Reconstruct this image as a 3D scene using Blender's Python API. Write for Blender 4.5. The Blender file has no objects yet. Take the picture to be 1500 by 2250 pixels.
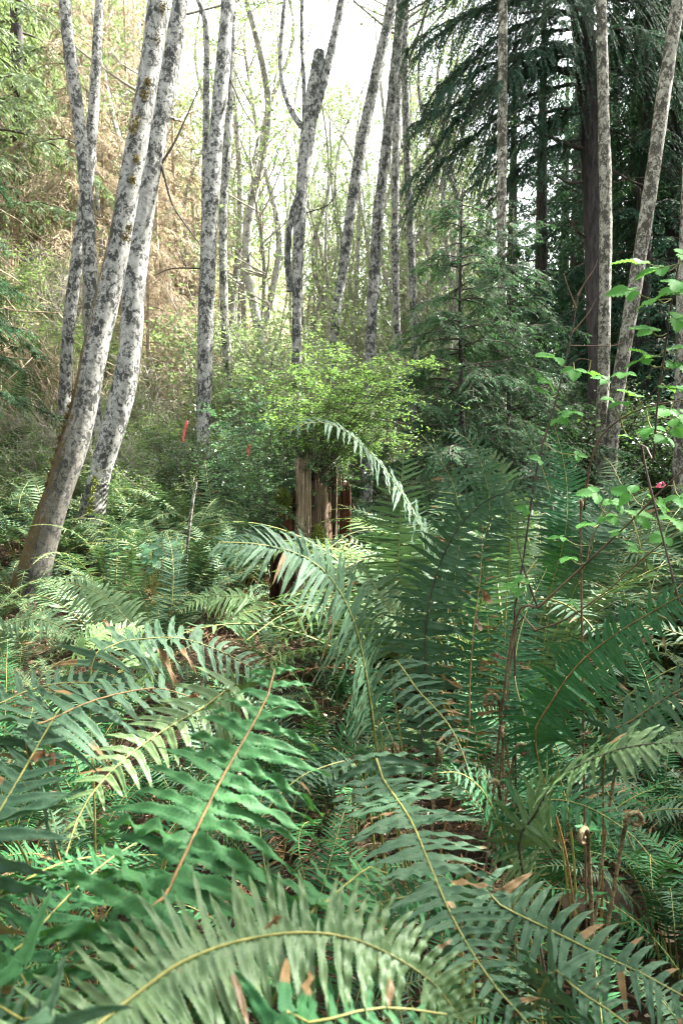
import bpy, math, random
import numpy as np

# ------------------------------------------------------------------ camera, sky, sun, exposure
scene = bpy.context.scene
COL = scene.collection
CAM = np.array([0.0, 0.0, 1.35]); PITCH = math.radians(4.0); FPX = 1766.0
cam_data = bpy.data.cameras.new('camera'); cam = bpy.data.objects.new('camera', cam_data); COL.objects.link(cam)
cam.location = CAM; cam.rotation_euler = (math.pi/2 - PITCH, 0, 0)
cam_data.sensor_fit = 'VERTICAL'; cam_data.sensor_height = 36.0; cam_data.lens = 36.0*FPX/2250.0
cam_data.clip_start = 0.02; cam_data.clip_end = 1000
cam_data.dof.use_dof = True; cam_data.dof.focus_distance = 3.2; cam_data.dof.aperture_fstop = 9.0
scene.camera = cam
SUN_AZ, SUN_EL = math.radians(66), math.radians(47)
world = bpy.data.worlds.new('World'); scene.world = world; world.use_nodes = True
_n = world.node_tree.nodes; _sky = _n.new('ShaderNodeTexSky'); _sky.sky_type = 'NISHITA'; _sky.sun_disc = False
_sky.sun_elevation = SUN_EL; _sky.sun_rotation = SUN_AZ; _sky.dust_density = 2.5; _sky.air_density = 0.8; _sky.ozone_density = 0.8
_hs = _n.new('ShaderNodeHueSaturation'); _hs.inputs['Saturation'].default_value = 0.32; world.node_tree.links.new(_sky.outputs[0], _hs.inputs['Color'])
_tint = _n.new('ShaderNodeMix'); _tint.data_type = 'RGBA'; _tint.blend_type = 'MULTIPLY'; _tint.inputs[0].default_value = 1.0; _tint.inputs[7].default_value = (1.0, 1.0, 0.95, 1)
world.node_tree.links.new(_hs.outputs[0], _tint.inputs[6]); world.node_tree.links.new(_tint.outputs[2], _n['Background'].inputs[0]); _n['Background'].inputs[1].default_value = 0.15
sun_data = bpy.data.lights.new('sun', 'SUN'); sun = bpy.data.objects.new('sun', sun_data); COL.objects.link(sun)
sun_data.energy = 4.2; sun_data.angle = math.radians(0.5); sun_data.color = (1.0, 0.985, 0.95)
sun.rotation_euler = (math.pi/2 - SUN_EL, 0, math.pi - SUN_AZ)
scene.view_settings.view_transform = 'Standard'; scene.view_settings.look = 'None'
scene.view_settings.exposure = 3.4; scene.view_settings.gamma = 1.0
cy = scene.cycles
cy.max_bounces = 6; cy.diffuse_bounces = 2; cy.glossy_bounces = 2; cy.transmission_bounces = 4; cy.transparent_max_bounces = 8
cy.filter_width = 1.1; cy.use_denoising = True; cy.sample_clamp_indirect = 6.0
cy.caustics_reflective = False; cy.caustics_refractive = False

UP = np.array([0, 0, 1.0])
FWD = np.array([0, math.cos(PITCH), -math.sin(PITCH)]); CUP = np.array([0, math.sin(PITCH), math.cos(PITCH)]); RIGHT = np.array([1.0, 0, 0])
def P(px, py, d):
    return CAM + d*(FWD + RIGHT*(px-750)/FPX + CUP*(1125-py)/FPX)
def PP(lst): return np.array([P(*t) for t in lst])

def nrm(v):
    v = np.asarray(v, float)
    return v/np.maximum(np.linalg.norm(v, axis=-1, keepdims=True), 1e-9)

# ------------------------------------------------------------------ terrain height
def _h(x, y):
    edge = -3.2 + 0.13*(y-12)
    s = edge - x
    hill = 1.35*(np.log1p(np.exp(np.clip(s*1.2, -30, 30)))/1.2)*np.clip((y-4)/8.0, 0, 1)
    right = 0.10*np.maximum(x-4.5, 0)*np.clip((y-5)/6, 0, 1)
    base = 0.012*np.maximum(y-6, 0)
    bump = 0.06*np.sin(x*1.7+0.5*y)+0.05*np.sin(y*1.3-x*0.6+1)+0.03*np.sin(3.1*x+2.3*y)
    return base + hill + right + bump*np.clip((y+1)/4, 0.3, 1)
def gz(x, y): return float(_h(np.float64(x), np.float64(y)))

# ------------------------------------------------------------------ mesh builder
class MB:
    def __init__(s): s.v=[]; s.q=[]; s.t=[]; s.qm=[]; s.tm=[]; s.a=[]; s.d=[]; s.n=0
    def add(s, v, quads=None, tris=None, mat=0, var=0.5, dead=0.0):
        v = np.asarray(v, float).reshape(-1, 3); k = len(v)
        s.v.append(v)
        s.a.append(np.broadcast_to(np.asarray(var, float), (k,)).copy()); s.d.append(np.broadcast_to(np.asarray(dead, float), (k,)).copy())
        if quads is not None and len(quads):
            q = np.asarray(quads, np.int64).reshape(-1, 4)+s.n; s.q.append(q); s.qm.append(np.full(len(q), mat))
        if tris is not None and len(tris):
            t = np.asarray(tris, np.int64).reshape(-1, 3)+s.n; s.t.append(t); s.tm.append(np.full(len(t), mat))
        s.n += k
    def build(s, name, mats, parent=None, origin=(0, 0, 0), smooth=True):
        me = bpy.data.meshes.new(name)
        v = (np.concatenate(s.v) if s.v else np.zeros((0, 3))) - np.asarray(origin, float)
        q = np.concatenate(s.q) if s.q else np.zeros((0, 4), np.int64); t = np.concatenate(s.t) if s.t else np.zeros((0, 3), np.int64)
        qm = np.concatenate(s.qm) if s.qm else np.zeros(0); tm = np.concatenate(s.tm) if s.tm else np.zeros(0)
        me.vertices.add(len(v)); me.vertices.foreach_set('co', v.astype(np.float32).ravel())
        me.loops.add(q.size+t.size); me.loops.foreach_set('vertex_index', np.concatenate([q.ravel(), t.ravel()]).astype(np.int32))
        me.polygons.add(len(q)+len(t))
        ls = np.concatenate([np.arange(len(q))*4, q.size+np.arange(len(t))*3]).astype(np.int32)
        me.polygons.foreach_set('loop_start', ls)
        me.polygons.foreach_set('material_index', np.concatenate([qm, tm]).astype(np.int32))
        me.polygons.foreach_set('use_smooth', np.full(len(q)+len(t), smooth))
        for nm, arr in (('var', s.a), ('dead', s.d)):
            at = me.attributes.new(nm, 'FLOAT', 'POINT'); at.data.foreach_set('value', np.concatenate(arr).astype(np.float32))
        me.update(calc_edges=True); me.validate()
        for m in (mats if isinstance(mats, (list, tuple)) else [mats]): me.materials.append(m)
        o = bpy.data.objects.new(name, me); COL.objects.link(o)
        if parent is not None: o.parent = parent
        else: o.location = origin
        return o

def thing(name, label, cat, loc=(0, 0, 0), rz=0.0, group=None):
    o = bpy.data.objects.new(name, None); COL.objects.link(o); o.location = loc; o.rotation_euler = (0, 0, rz); o.empty_display_size = 0.1
    return tag(o, label, cat, group)
def tag(o, label=None, cat=None, group=None, kind=None):
    for k, val in (('label', label), ('category', cat), ('group', group), ('kind', kind)):
        if val: o[k] = val
    return o
def kids(o): return [c for c in o.children]
def dup(src, loc, rz, sc=1.0, label=None, group=None):
    r = src.copy(); COL.objects.link(r); r.location = loc; r.rotation_euler = (0, 0, rz); r.scale = (sc, sc, sc)
    if label: r['label'] = label
    if group: r['group'] = group
    for c in kids(src):
        k = c.copy(); COL.objects.link(k); k.parent = r
        for g in kids(c):
            m = g.copy(); COL.objects.link(m); m.parent = k
    return r

def spline(pts, n):
    """Catmull-Rom through pts, resampled to n points even in arc length; also the arc fraction of each control point."""
    p = np.asarray(pts, float); ext = np.vstack([2*p[0]-p[1], p, 2*p[-1]-p[-2]]); out = []; K = 16
    for i in range(len(p)-1):
        a, b, c, d = ext[i:i+4]; u = np.linspace(0, 1, K, endpoint=False)[:, None]
        out.append(0.5*((2*b)+(c-a)*u+(2*a-5*b+4*c-d)*u**2+(3*b-a-3*c+d)*u**3))
    c = np.vstack(out+[p[-1:]]); s = np.concatenate([[0], np.cumsum(np.linalg.norm(np.diff(c, axis=0), axis=1))])
    u = np.linspace(0, s[-1], n); r = np.stack([np.interp(u, s, c[:, k]) for k in range(3)], 1)
    return r, s[::K]/s[-1], s[-1]

def tubes(mb, pts, rad, sides=3, mat=0, var=0.5, jitter=0.0, rng=None, cap=False):
    """many tubes at once: pts (N,K,3), rad (N,K)"""
    pts = np.asarray(pts, float); rad = np.asarray(rad, float)
    if pts.ndim == 2: pts = pts[None]; rad = rad[None]
    N, K, _ = pts.shape
    T = nrm(np.gradient(pts, axis=1)); ref = np.where(np.abs(T[..., 2:3]) > 0.95, np.array([1.0, 0, 0]), np.array([0, 0, 1.0]))
    if N == 1:
        ref = np.broadcast_to(np.array([1.0, 0, 0]) if np.abs(T[0, :, 2]).mean() > 0.6 else np.array([0, 0, 1.0]), T.shape)
    S = nrm(np.cross(T, ref)); B = np.cross(T, S)
    a = np.arange(sides)*2*math.pi/sides
    r = rad[..., None]*np.ones(sides)
    if jitter: r = r*(1+jitter*(rng.random(r.shape)-0.5)*2)
    v = pts[:, :, None, :]+r[..., None]*(np.cos(a)[None, None, :, None]*S[:, :, None, :]+np.sin(a)[None, None, :, None]*B[:, :, None, :])
    n, k, s_ = np.meshgrid(np.arange(N), np.arange(K-1), np.arange(sides), indexing='ij')
    i0 = (n*K+k)*sides+s_; i1 = (n*K+k)*sides+(s_+1) % sides
    q = np.stack([i0, i1, i1+sides, i0+sides], -1).reshape(-1, 4)
    va = var if np.isscalar(var) else np.repeat(var, K*sides)
    tr = None
    if cap and N == 1:
        tr = [[(K-1)*sides, (K-1)*sides+j, (K-1)*sides+j+1] for j in range(1, sides-1)]
    mb.add(v.reshape(-1, 3), quads=q, tris=tr, mat=mat, var=va)

def rhombs(mb, base, d, L, W, nv, mat=0, var=0.5, dead=0.0, bend=0.0, mid=0.45):
    """many small leaves: a folded diamond each"""
    base = np.asarray(base, float); N = len(base); d = nrm(d); s = nrm(np.cross(d, nv)); n2 = np.cross(s, d)
    L = np.broadcast_to(L, (N,))[:, None]; W = np.broadcast_to(W, (N,))[:, None]
    m = base+d*L*mid+n2*L*bend
    v = np.stack([base, m+s*W/2, base+d*L, m-s*W/2], 1).reshape(-1, 3)
    va = var if np.isscalar(var) else np.repeat(var, 4); de = dead if np.isscalar(dead) else np.repeat(dead, 4)
    mb.add(v, quads=np.arange(N*4).reshape(N, 4), mat=mat, var=va, dead=de)

# ------------------------------------------------------------------ materials
def new_mat(name):
    m = bpy.data.materials.new(name); m.use_nodes = True; nt = m.node_tree
    b = nt.nodes['Principled BSDF']; return m, nt, b, nt.nodes['Material Output']
def ramp(nt, src, stops, interp='LINEAR'):
    r = nt.nodes.new('ShaderNodeValToRGB'); e = r.color_ramp.elements; r.color_ramp.interpolation = interp
    while len(e) > 1: e.remove(e[-1])
    e[0].position = stops[0][0]; e[0].color = stops[0][1]
    for p, c in stops[1:]: x = e.new(p); x.color = c
    nt.links.new(src, r.inputs[0]); return r.outputs[0]
def G(v): return (v, v, v, 1)
def C(r, g, b): return (r, g, b, 1)
def noise(nt, vec, scale, detail=4, rough=0.6, dist=0.0):
    n = nt.nodes.new('ShaderNodeTexNoise'); n.inputs['Scale'].default_value = scale; n.inputs['Detail'].default_value = detail
    n.inputs['Roughness'].default_value = rough; n.inputs['Distortion'].default_value = dist
    if vec is not None: nt.links.new(vec, n.inputs['Vector'])
    return n.outputs['Fac']
def mapping(nt, src, scale=(1, 1, 1)):
    m = nt.nodes.new('ShaderNodeMapping'); m.inputs['Scale'].default_value = scale; nt.links.new(src, m.inputs['Vector']); return m.outputs[0]
def mix(nt, f, a, b, mode='MIX'):
    m = nt.nodes.new('ShaderNodeMix'); m.data_type = 'RGBA'; m.blend_type = mode
    for sock, val in ((m.inputs[0], f), (m.inputs[6], a), (m.inputs[7], b)):
        if hasattr(val, 'is_linked') or isinstance(val, bpy.types.NodeSocket): nt.links.new(val, sock)
        else: sock.default_value = val
    return m.outputs[2]
def math_(nt, op, a, b=0.0, clamp=False):
    m = nt.nodes.new('ShaderNodeMath'); m.operation = op; m.use_clamp = clamp
    for sock, val in ((m.inputs[0], a), (m.inputs[1], b)):
        if isinstance(val, bpy.types.NodeSocket): nt.links.new(val, sock)
        else: sock.default_value = val
    return m.outputs[0]
def attr(nt, name):
    a = nt.nodes.new('ShaderNodeAttribute'); a.attribute_name = name; return a.outputs['Fac']
def texco(nt, w='Object'):
    return nt.nodes.new('ShaderNodeTexCoord').outputs[w]
def bump(nt, h, b, strength=0.5, dist=0.02):
    bn = nt.nodes.new('ShaderNodeBump'); bn.inputs['Strength'].default_value = strength; bn.inputs['Distance'].default_value = dist
    nt.links.new(h, bn.inputs['Height']); nt.links.new(bn.outputs[0], b.inputs['Normal']); return bn.outputs[0]

def leaf_mat(name, c1, c2, dead=C(0.085, 0.050, 0.020), trans=0.35, tcol=None, rough=0.45, spec=0.5, spots=0.0, scale=30, veins=False):
    m, nt, b, out = new_mat(name)
    info = nt.nodes.new('ShaderNodeObjectInfo')
    oc = texco(nt)
    n1 = noise(nt, oc, scale, 3)
    f = math_(nt, 'ADD', math_(nt, 'MULTIPLY', attr(nt, 'var'), 0.65), math_(nt, 'MULTIPLY', info.outputs['Random'], 0.35))
    f = math_(nt, 'ADD', f, math_(nt, 'MULTIPLY', math_(nt, 'SUBTRACT', n1, 0.5), 1.1), True)
    col = mix(nt, f, c1, c2)
    d = attr(nt, 'dead')
    if spots > 0:
        n2 = noise(nt, oc, scale*1.3, 4, 0.65)
        sp = ramp(nt, math_(nt, 'ADD', n2, math_(nt, 'MULTIPLY', d, 0.9)), [(0.74-spots*0.1, G(0)), (0.80-spots*0.1, G(1))])
        dn = mix(nt, noise(nt, oc, scale*3, 2), dead, C(min(1, dead[0]*2.3), min(1, dead[1]*2.5), min(1, dead[2]*2.4)))
        col = mix(nt, sp, col, dn)
        col = mix(nt, ramp(nt, noise(nt, oc, scale*9, 2, .5), [(0.69, G(0)), (0.73, G(1))]), col, C(dead[0]*2.2, dead[1]*2.3, dead[2]*2.0))
    else:
        col = mix(nt, d, col, dead)
    nt.links.new(col, b.inputs['Base Color']); b.inputs['Roughness'].default_value = rough; b.inputs['Specular IOR Level'].default_value = spec
    if veins: bump(nt, noise(nt, oc, scale*4, 3), b, 0.25, 0.004)
    tr = nt.nodes.new('ShaderNodeBsdfTranslucent')
    tc = mix(nt, 0.6, col, tcol or c2)
    nt.links.new(tc, tr.inputs['Color'])
    ms = nt.nodes.new('ShaderNodeMixShader'); ms.inputs[0].default_value = trans
    nt.links.new(b.outputs[0], ms.inputs[1]); nt.links.new(tr.outputs[0], ms.inputs[2]); nt.links.new(ms.outputs[0], out.inputs[0])
    return m

M = {}
M['fern'] = leaf_mat('fern_green', C(0.012, 0.060, 0.020), C(0.030, 0.120, 0.034), trans=0.15, tcol=C(0.07, 0.20, 0.03), rough=0.62, spec=0.2, spots=0.35, scale=40, veins=True)
M['fern_bright'] = leaf_mat('fern_bright_green', C(0.016, 0.070, 0.022), C(0.044, 0.140, 0.040), trans=0.18, tcol=C(0.10, 0.28, 0.03), rough=0.6, spec=0.22, spots=0.3, scale=40, veins=True)
M['fern_blue'] = leaf_mat('fern_blue_green', C(0.014, 0.046, 0.021), C(0.052, 0.104, 0.050), trans=0.12, tcol=C(0.07, 0.17, 0.05), rough=0.6, spec=0.22, spots=0.45, scale=40, veins=True)
M['fern_pale'] = leaf_mat('fern_pale_green', C(0.045, 0.095, 0.030), C(0.100, 0.160, 0.050), trans=0.15, tcol=C(0.15, 0.24, 0.05), rough=0.5, spec=0.4, spots=0.6, scale=40, veins=True)
M['fern_far'] = leaf_mat('fern_dark_green', C(0.013, 0.048, 0.019), C(0.105, 0.168, 0.070), trans=0.18, tcol=C(0.10, 0.21, 0.05), rough=0.6, spec=0.22, spots=0.1, scale=8)
M['fern_sun'] = leaf_mat('fern_sunlit_green', C(0.10, 0.20, 0.06), C(0.18, 0.30, 0.10), trans=0.4, tcol=C(0.25, 0.40, 0.08), rough=0.45, spots=0.1, scale=8)  # sunlight on the fronds is put into this paler, yellower green
M['fern_dead'] = leaf_mat('fern_withered_brown', C(0.075, 0.036, 0.018), C(0.20, 0.115, 0.062), trans=0.2, tcol=C(0.3, 0.15, 0.06), rough=0.8, spec=0.2, scale=20)
M['alder_leaf'] = leaf_mat('young_leaf_yellow_green', C(0.10, 0.17, 0.05), C(0.20, 0.27, 0.09), trans=0.42, tcol=C(0.30, 0.42, 0.15), rough=0.5, scale=3)
M['shrub_leaf'] = leaf_mat('shrub_leaf_green', C(0.045, 0.095, 0.035), C(0.12, 0.175, 0.075), trans=0.45, tcol=C(0.30, 0.45, 0.08), rough=0.45, scale=3)
M['huckle_leaf'] = leaf_mat('small_leaf_bright_green', C(0.055, 0.14, 0.028), C(0.13, 0.24, 0.05), trans=0.4, tcol=C(0.25, 0.40, 0.07), rough=0.4, scale=3)
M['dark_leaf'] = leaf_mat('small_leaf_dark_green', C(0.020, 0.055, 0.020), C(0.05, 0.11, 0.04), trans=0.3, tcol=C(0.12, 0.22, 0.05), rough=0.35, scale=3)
M['salmon_leaf'] = leaf_mat('bramble_leaf_green', C(0.045, 0.17, 0.035), C(0.11, 0.29, 0.06), trans=0.45, tcol=C(0.22, 0.50, 0.05), rough=0.6, spec=0.2, scale=40, veins=True)
M['broad_leaf'] = leaf_mat('broad_leaf_blue_green', C(0.035, 0.11, 0.05), C(0.075, 0.17, 0.075), trans=0.25, tcol=C(0.2, 0.4, 0.1), rough=0.4, scale=20)
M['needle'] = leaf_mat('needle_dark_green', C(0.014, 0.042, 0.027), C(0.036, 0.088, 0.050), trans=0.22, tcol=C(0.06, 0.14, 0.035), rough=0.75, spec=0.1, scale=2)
M['needle_mid'] = leaf_mat('needle_mid_green', C(0.020, 0.062, 0.030), C(0.060, 0.13, 0.055), trans=0.25, tcol=C(0.12, 0.26, 0.07), rough=0.75, spec=0.1, scale=2)
M['needle_pale'] = leaf_mat('needle_pale_green', C(0.08, 0.14, 0.06), C(0.16, 0.22, 0.09), trans=0.35, tcol=C(0.25, 0.34, 0.1), rough=0.6, scale=2)
M['needle_brown'] = leaf_mat('needle_withered_tan', C(0.16, 0.128, 0.078), C(0.36, 0.30, 0.20), trans=0.25, tcol=C(0.42, 0.31, 0.2), rough=0.85, spec=0.15, scale=2)
M['litter_leaf'] = leaf_mat('fallen_leaf_brown', C(0.040, 0.022, 0.012), C(0.17, 0.10, 0.055), trans=0.1, tcol=C(0.3, 0.15, 0.06), rough=0.8, spec=0.2, scale=30, dead=C(0.5, 0.38, 0.28))
M['maple_leaf'] = leaf_mat('dry_leaf_pale', C(0.14, 0.085, 0.055), C(0.33, 0.24, 0.17), trans=0.1, tcol=C(0.4, 0.2, 0.1), rough=0.8, spec=0.2, scale=30)
M['rust_leaf'] = leaf_mat('dry_leaf_rust', C(0.10, 0.048, 0.018), C(0.24, 0.145, 0.065), trans=0.15, tcol=C(0.4, 0.2, 0.08), rough=0.7, spec=0.3, scale=30)

def plain(name, c, c2=None, rough=0.7, scale=20, stretch=(1, 1, 1), bmp=0.0):
    m, nt, b, out = new_mat(name); oc = mapping(nt, texco(nt), stretch)
    n = noise(nt, oc, scale, 5); nt.links.new(mix(nt, ramp(nt, n, [(0.35, G(0)), (0.65, G(1))]), c, c2 or c), b.inputs['Base Color'])
    b.inputs['Roughness'].default_value = rough; b.inputs['Specular IOR Level'].default_value = 0.3
    if bmp: bump(nt, n, b, bmp, 0.01)
    return m
M['stalk'] = plain('fern_stalk', C(0.12, 0.13, 0.03), C(0.24, 0.22, 0.06), 0.5, 60)
M['stalk_brown'] = plain('fern_stalk_brown', C(0.12, 0.07, 0.025), C(0.26, 0.15, 0.05), 0.6, 60)
M['fuzz'] = plain('fiddlehead_fuzz', C(0.08, 0.05, 0.022), C(0.22, 0.17, 0.085), 0.9, 120, bmp=0.8)
M['twig_dark'] = plain('twig_dark', C(0.030, 0.024, 0.018), C(0.08, 0.065, 0.045), 0.85, 30)
M['twig_grey'] = plain('twig_grey', C(0.16, 0.14, 0.11), C(0.32, 0.29, 0.23), 0.85, 8)
M['twig_tan'] = plain('twig_tan', C(0.15, 0.11, 0.07), C(0.40, 0.31, 0.21), 0.9, 3)
M['cane'] = plain('bramble_cane', C(0.045, 0.025, 0.014), C(0.14, 0.085, 0.045), 0.6, 25)
M['cane_dark'] = plain('bramble_cane_dark', C(0.022, 0.016, 0.012), C(0.07, 0.045, 0.03), 0.6, 25)
M['ribbon'] = plain('flagging_red', C(0.42, 0.05, 0.045), C(0.55, 0.09, 0.08), 0.5)
M['ribbon_pink'] = plain('flagging_pink', C(0.6, 0.09, 0.17), C(0.7, 0.14, 0.22), 0.5)
M['moss'] = plain('moss', C(0.055, 0.075, 0.010), C(0.17, 0.19, 0.03), 0.95, 40, bmp=1.0)
M['moss_gold'] = plain('moss_gold', C(0.06, 0.048, 0.010), C(0.17, 0.13, 0.03), 0.95, 40, bmp=1.0)
M['moss_rust'] = plain('moss_rust', C(0.045, 0.028, 0.009), C(0.125, 0.078, 0.022), 0.95, 30, bmp=1.0)
M['root_dark'] = plain('damp_bark', C(0.02, 0.015, 0.010), C(0.06, 0.045, 0.03), 0.9, 18, bmp=1.0)

def bark_mat(name, pale=C(0.40, 0.39, 0.35), grey=C(0.23, 0.225, 0.20), dark=C(0.028, 0.028, 0.026), cover=0.5, mossy=0.0, low=0.0, scale=9.0, streak=False):
    m, nt, b, out = new_mat(name); oc0 = texco(nt); oi = nt.nodes.new('ShaderNodeObjectInfo'); va_ = nt.nodes.new('ShaderNodeVectorMath'); va_.operation = 'ADD'
    cx = nt.nodes.new('ShaderNodeCombineXYZ'); nt.links.new(math_(nt, 'MULTIPLY', oi.outputs['Random'], 90.0), cx.inputs[2]); nt.links.new(math_(nt, 'MULTIPLY', oi.outputs['Random'], 37.0), cx.inputs[0])
    nt.links.new(oc0, va_.inputs[0]); nt.links.new(cx.outputs[0], va_.inputs[1]); oc = va_.outputs[0]
    warp = mapping(nt, oc, (1, 1, 0.75))
    big = noise(nt, warp, scale*0.35, 3, 0.55)
    n1 = noise(nt, warp, scale, 8, 0.72, 0.5)
    fine = noise(nt, mapping(nt, oc, (1, 1, 3.2)), scale*4.0, 5, 0.65)
    base = mix(nt, ramp(nt, noise(nt, warp, scale*0.9, 5), [(0.38, G(0)), (0.62, G(1))]), grey, pale)
    base = mix(nt, math_(nt, 'MULTIPLY', ramp(nt, fine, [(0.45, G(0)), (0.7, G(1))]), 0.35), base, C(0.16, 0.155, 0.14))
    sz = nt.nodes.new('ShaderNodeSeparateXYZ'); nt.links.new(oc0, sz.inputs[0])
    if low > 0:                                   # weathered, brownish bark on the lowest metres
        lf = math_(nt, 'MULTIPLY', ramp(nt, math_(nt, 'ADD', math_(nt, 'MULTIPLY', sz.outputs['Z'], 1/ (low*2)), math_(nt, 'MULTIPLY', math_(nt, 'SUBTRACT', n1, 0.5), 1.2)), [(0.3, G(1)), (0.62, G(0))]), 0.8)
        base = mix(nt, lf, base, mix(nt, fine, C(0.040, 0.033, 0.023), C(0.135, 0.112, 0.080)))
    v = math_(nt, 'ADD', n1, math_(nt, 'MULTIPLY', math_(nt, 'SUBTRACT', big, 0.5), 0.55))
    v = math_(nt, 'ADD', v, math_(nt, 'MULTIPLY', math_(nt, 'SUBTRACT', fine, 0.5), 0.45))
    blot = ramp(nt, v, [(cover-0.012, G(1)), (cover+0.004, G(.7)), (cover+0.014, G(.2)), (cover+0.05, G(0))])
    col = mix(nt, blot, base, mix(nt, fine, C(dark[0]*.4, dark[1]*.4, dark[2]*.4), C(dark[0]*2.6, dark[1]*2.6, dark[2]*2.4)))
    geo = nt.nodes.new('ShaderNodeNewGeometry'); sep = nt.nodes.new('ShaderNodeSeparateXYZ')
    if mossy > 0:                                 # moss creeps up the weather side (-x)
        nt.links.new(geo.outputs['True Normal'], sep.inputs[0])
        mm = math_(nt, 'ADD', math_(nt, 'MULTIPLY', sep.outputs['X'], -0.55), math_(nt, 'MULTIPLY', math_(nt, 'SUBTRACT', n1, 0.5), 2.2))
        mm = math_(nt, 'ADD', mm, math_(nt, 'SUBTRACT', mossy, math_(nt, 'MULTIPLY', sz.outputs['Z'], 0.16)))
        col = mix(nt, ramp(nt, mm, [(0.48, G(0)), (0.62, G(1))]), col, mix(nt, fine, C(0.030, 0.020, 0.007), C(0.125, 0.088, 0.026)))
    nt.links.new(col, b.inputs['Base Color']); b.inputs['Roughness'].default_value = 0.85; b.inputs['Specular IOR Level'].default_value = 0.25
    bump(nt, math_(nt, 'ADD', n1, fine), b, 1.0, 0.015)
    return m
M['alder_near'] = bark_mat('alder_bark_mossy', cover=0.46, mossy=0.62, low=2.0, scale=27)
M['alder'] = bark_mat('alder_bark', cover=0.475, scale=24, low=0.9, mossy=0.12)
M['alder_dark'] = bark_mat('alder_bark_blotched', pale=C(0.36, 0.35, 0.31), grey=C(0.20, 0.195, 0.175), cover=0.49, scale=22, low=0.5)
M['alder_warm'] = bark_mat('alder_bark_lichen', pale=C(0.40, 0.375, 0.30), grey=C(0.22, 0.20, 0.155), dark=C(0.04, 0.036, 0.028), cover=0.50, scale=25, mossy=0.05)
M['pole'] = bark_mat('pale_pole_bark', pale=C(0.42, 0.40, 0.35), grey=C(0.24, 0.23, 0.20), cover=0.42, scale=14)
M['hemlock_bark'] = plain('hemlock_bark', C(0.014, 0.012, 0.012), C(0.055, 0.045, 0.040), 0.9, 14, (1.6, 1.6, 0.35), bmp=1.0)

def wood_mat(name, c, c2, c3):
    m, nt, b, out = new_mat(name); oc = texco(nt)
    n1 = noise(nt, mapping(nt, oc, (40, 40, 1.3)), 2.2, 6, 0.65); n2 = noise(nt, oc, 5, 4)
    col = mix(nt, ramp(nt, n1, [(0.36, G(0)), (0.6, G(1))]), c, c2)
    col = mix(nt, ramp(nt, n2, [(0.45, G(0)), (0.65, G(1))]), col, c3)
    nt.links.new(col, b.inputs['Base Color']); b.inputs['Roughness'].default_value = 0.9; b.inputs['Specular IOR Level'].default_value = 0.2
    bump(nt, n1, b, 1.0, 0.02); return m
M['stump_wood'] = wood_mat('weathered_wood_shaded', C(0.02, 0.013, 0.009), C(0.15, 0.10, 0.06), C(0.06, 0.04, 0.024))  # weathered wood, its tone darkened to stand for shadow among the slats
M['plank_wood'] = wood_mat('split_wood_pale', C(0.07, 0.042, 0.025), C(0.42, 0.33, 0.24), C(0.24, 0.16, 0.10))
M['rot_wood'] = wood_mat('rotten_wood_red', C(0.025, 0.010, 0.006), C(0.13, 0.05, 0.025), C(0.05, 0.022, 0.012))

def ground_mat():
    m, nt, b, out = new_mat('forest_floor'); oc = texco(nt)
    n1 = noise(nt, oc, 1.2, 8, 0.7); n2 = noise(nt, oc, 24, 6, 0.7); n3 = noise(nt, oc, 0.25, 4)
    col = mix(nt, ramp(nt, n2, [(0.35, G(0)), (0.7, G(1))]), C(0.010, 0.008, 0.005), C(0.055, 0.035, 0.020))
    col = mix(nt, ramp(nt, n1, [(0.5, G(0)), (0.66, G(1))]), col, C(0.028, 0.045, 0.012))
    sz = nt.nodes.new('ShaderNodeSeparateXYZ'); nt.links.new(oc, sz.inputs[0])
    hf = ramp(nt, math_(nt, 'ADD', math_(nt, 'MULTIPLY', sz.outputs['Z'], 0.12), math_(nt, 'MULTIPLY', n3, 0.3)), [(0.3, G(0)), (0.55, G(1))])
    tan = mix(nt, ramp(nt, n1, [(0.35, G(0)), (0.65, G(1))]), C(0.11, 0.075, 0.045), C(0.26, 0.19, 0.12))
    tan = mix(nt, ramp(nt, noise(nt, oc, 0.6, 5), [(0.5, G(0)), (0.62, G(1))]), tan, C(0.10, 0.14, 0.045))
    col = mix(nt, hf, col, tan)
    nt.links.new(col, b.inputs['Base Color']); b.inputs['Roughness'].default_value = 0.95; b.inputs['Specular IOR Level'].default_value = 0.1
    bump(nt, n2, b, 1.0, 0.03); return m
M['ground'] = ground_mat()

# ------------------------------------------------------------------ the ground: one sheet to the horizon
def grid_axis(a, b, fine_a, fine_b, step, coarse):
    return np.unique(np.concatenate([np.arange(fine_a, fine_b, step), np.linspace(a, fine_a, coarse), np.linspace(fine_b, b, coarse)]))
gx = grid_axis(-260, 260, -16, 14, 0.25, 24); gy = grid_axis(-40, 420, -2, 34, 0.25, 24)
GX, GY = np.meshgrid(gx, gy); GZ = _h(GX, GY)
far = np.clip((np.hypot(GX, GY)-70)/60, 0, 1); GZ = GZ*(1-far)+far*np.minimum(GZ, 34)
mb = MB(); nx = len(gx); ii = (np.arange(len(gy)-1)[:, None]*nx+np.arange(nx-1)[None]).ravel()
mb.add(np.stack([GX, GY, GZ], -1).reshape(-1, 3), quads=np.stack([ii, ii+1, ii+1+nx, ii+nx], -1))
tag(mb.build('ground', M['ground']), kind='structure')

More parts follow.
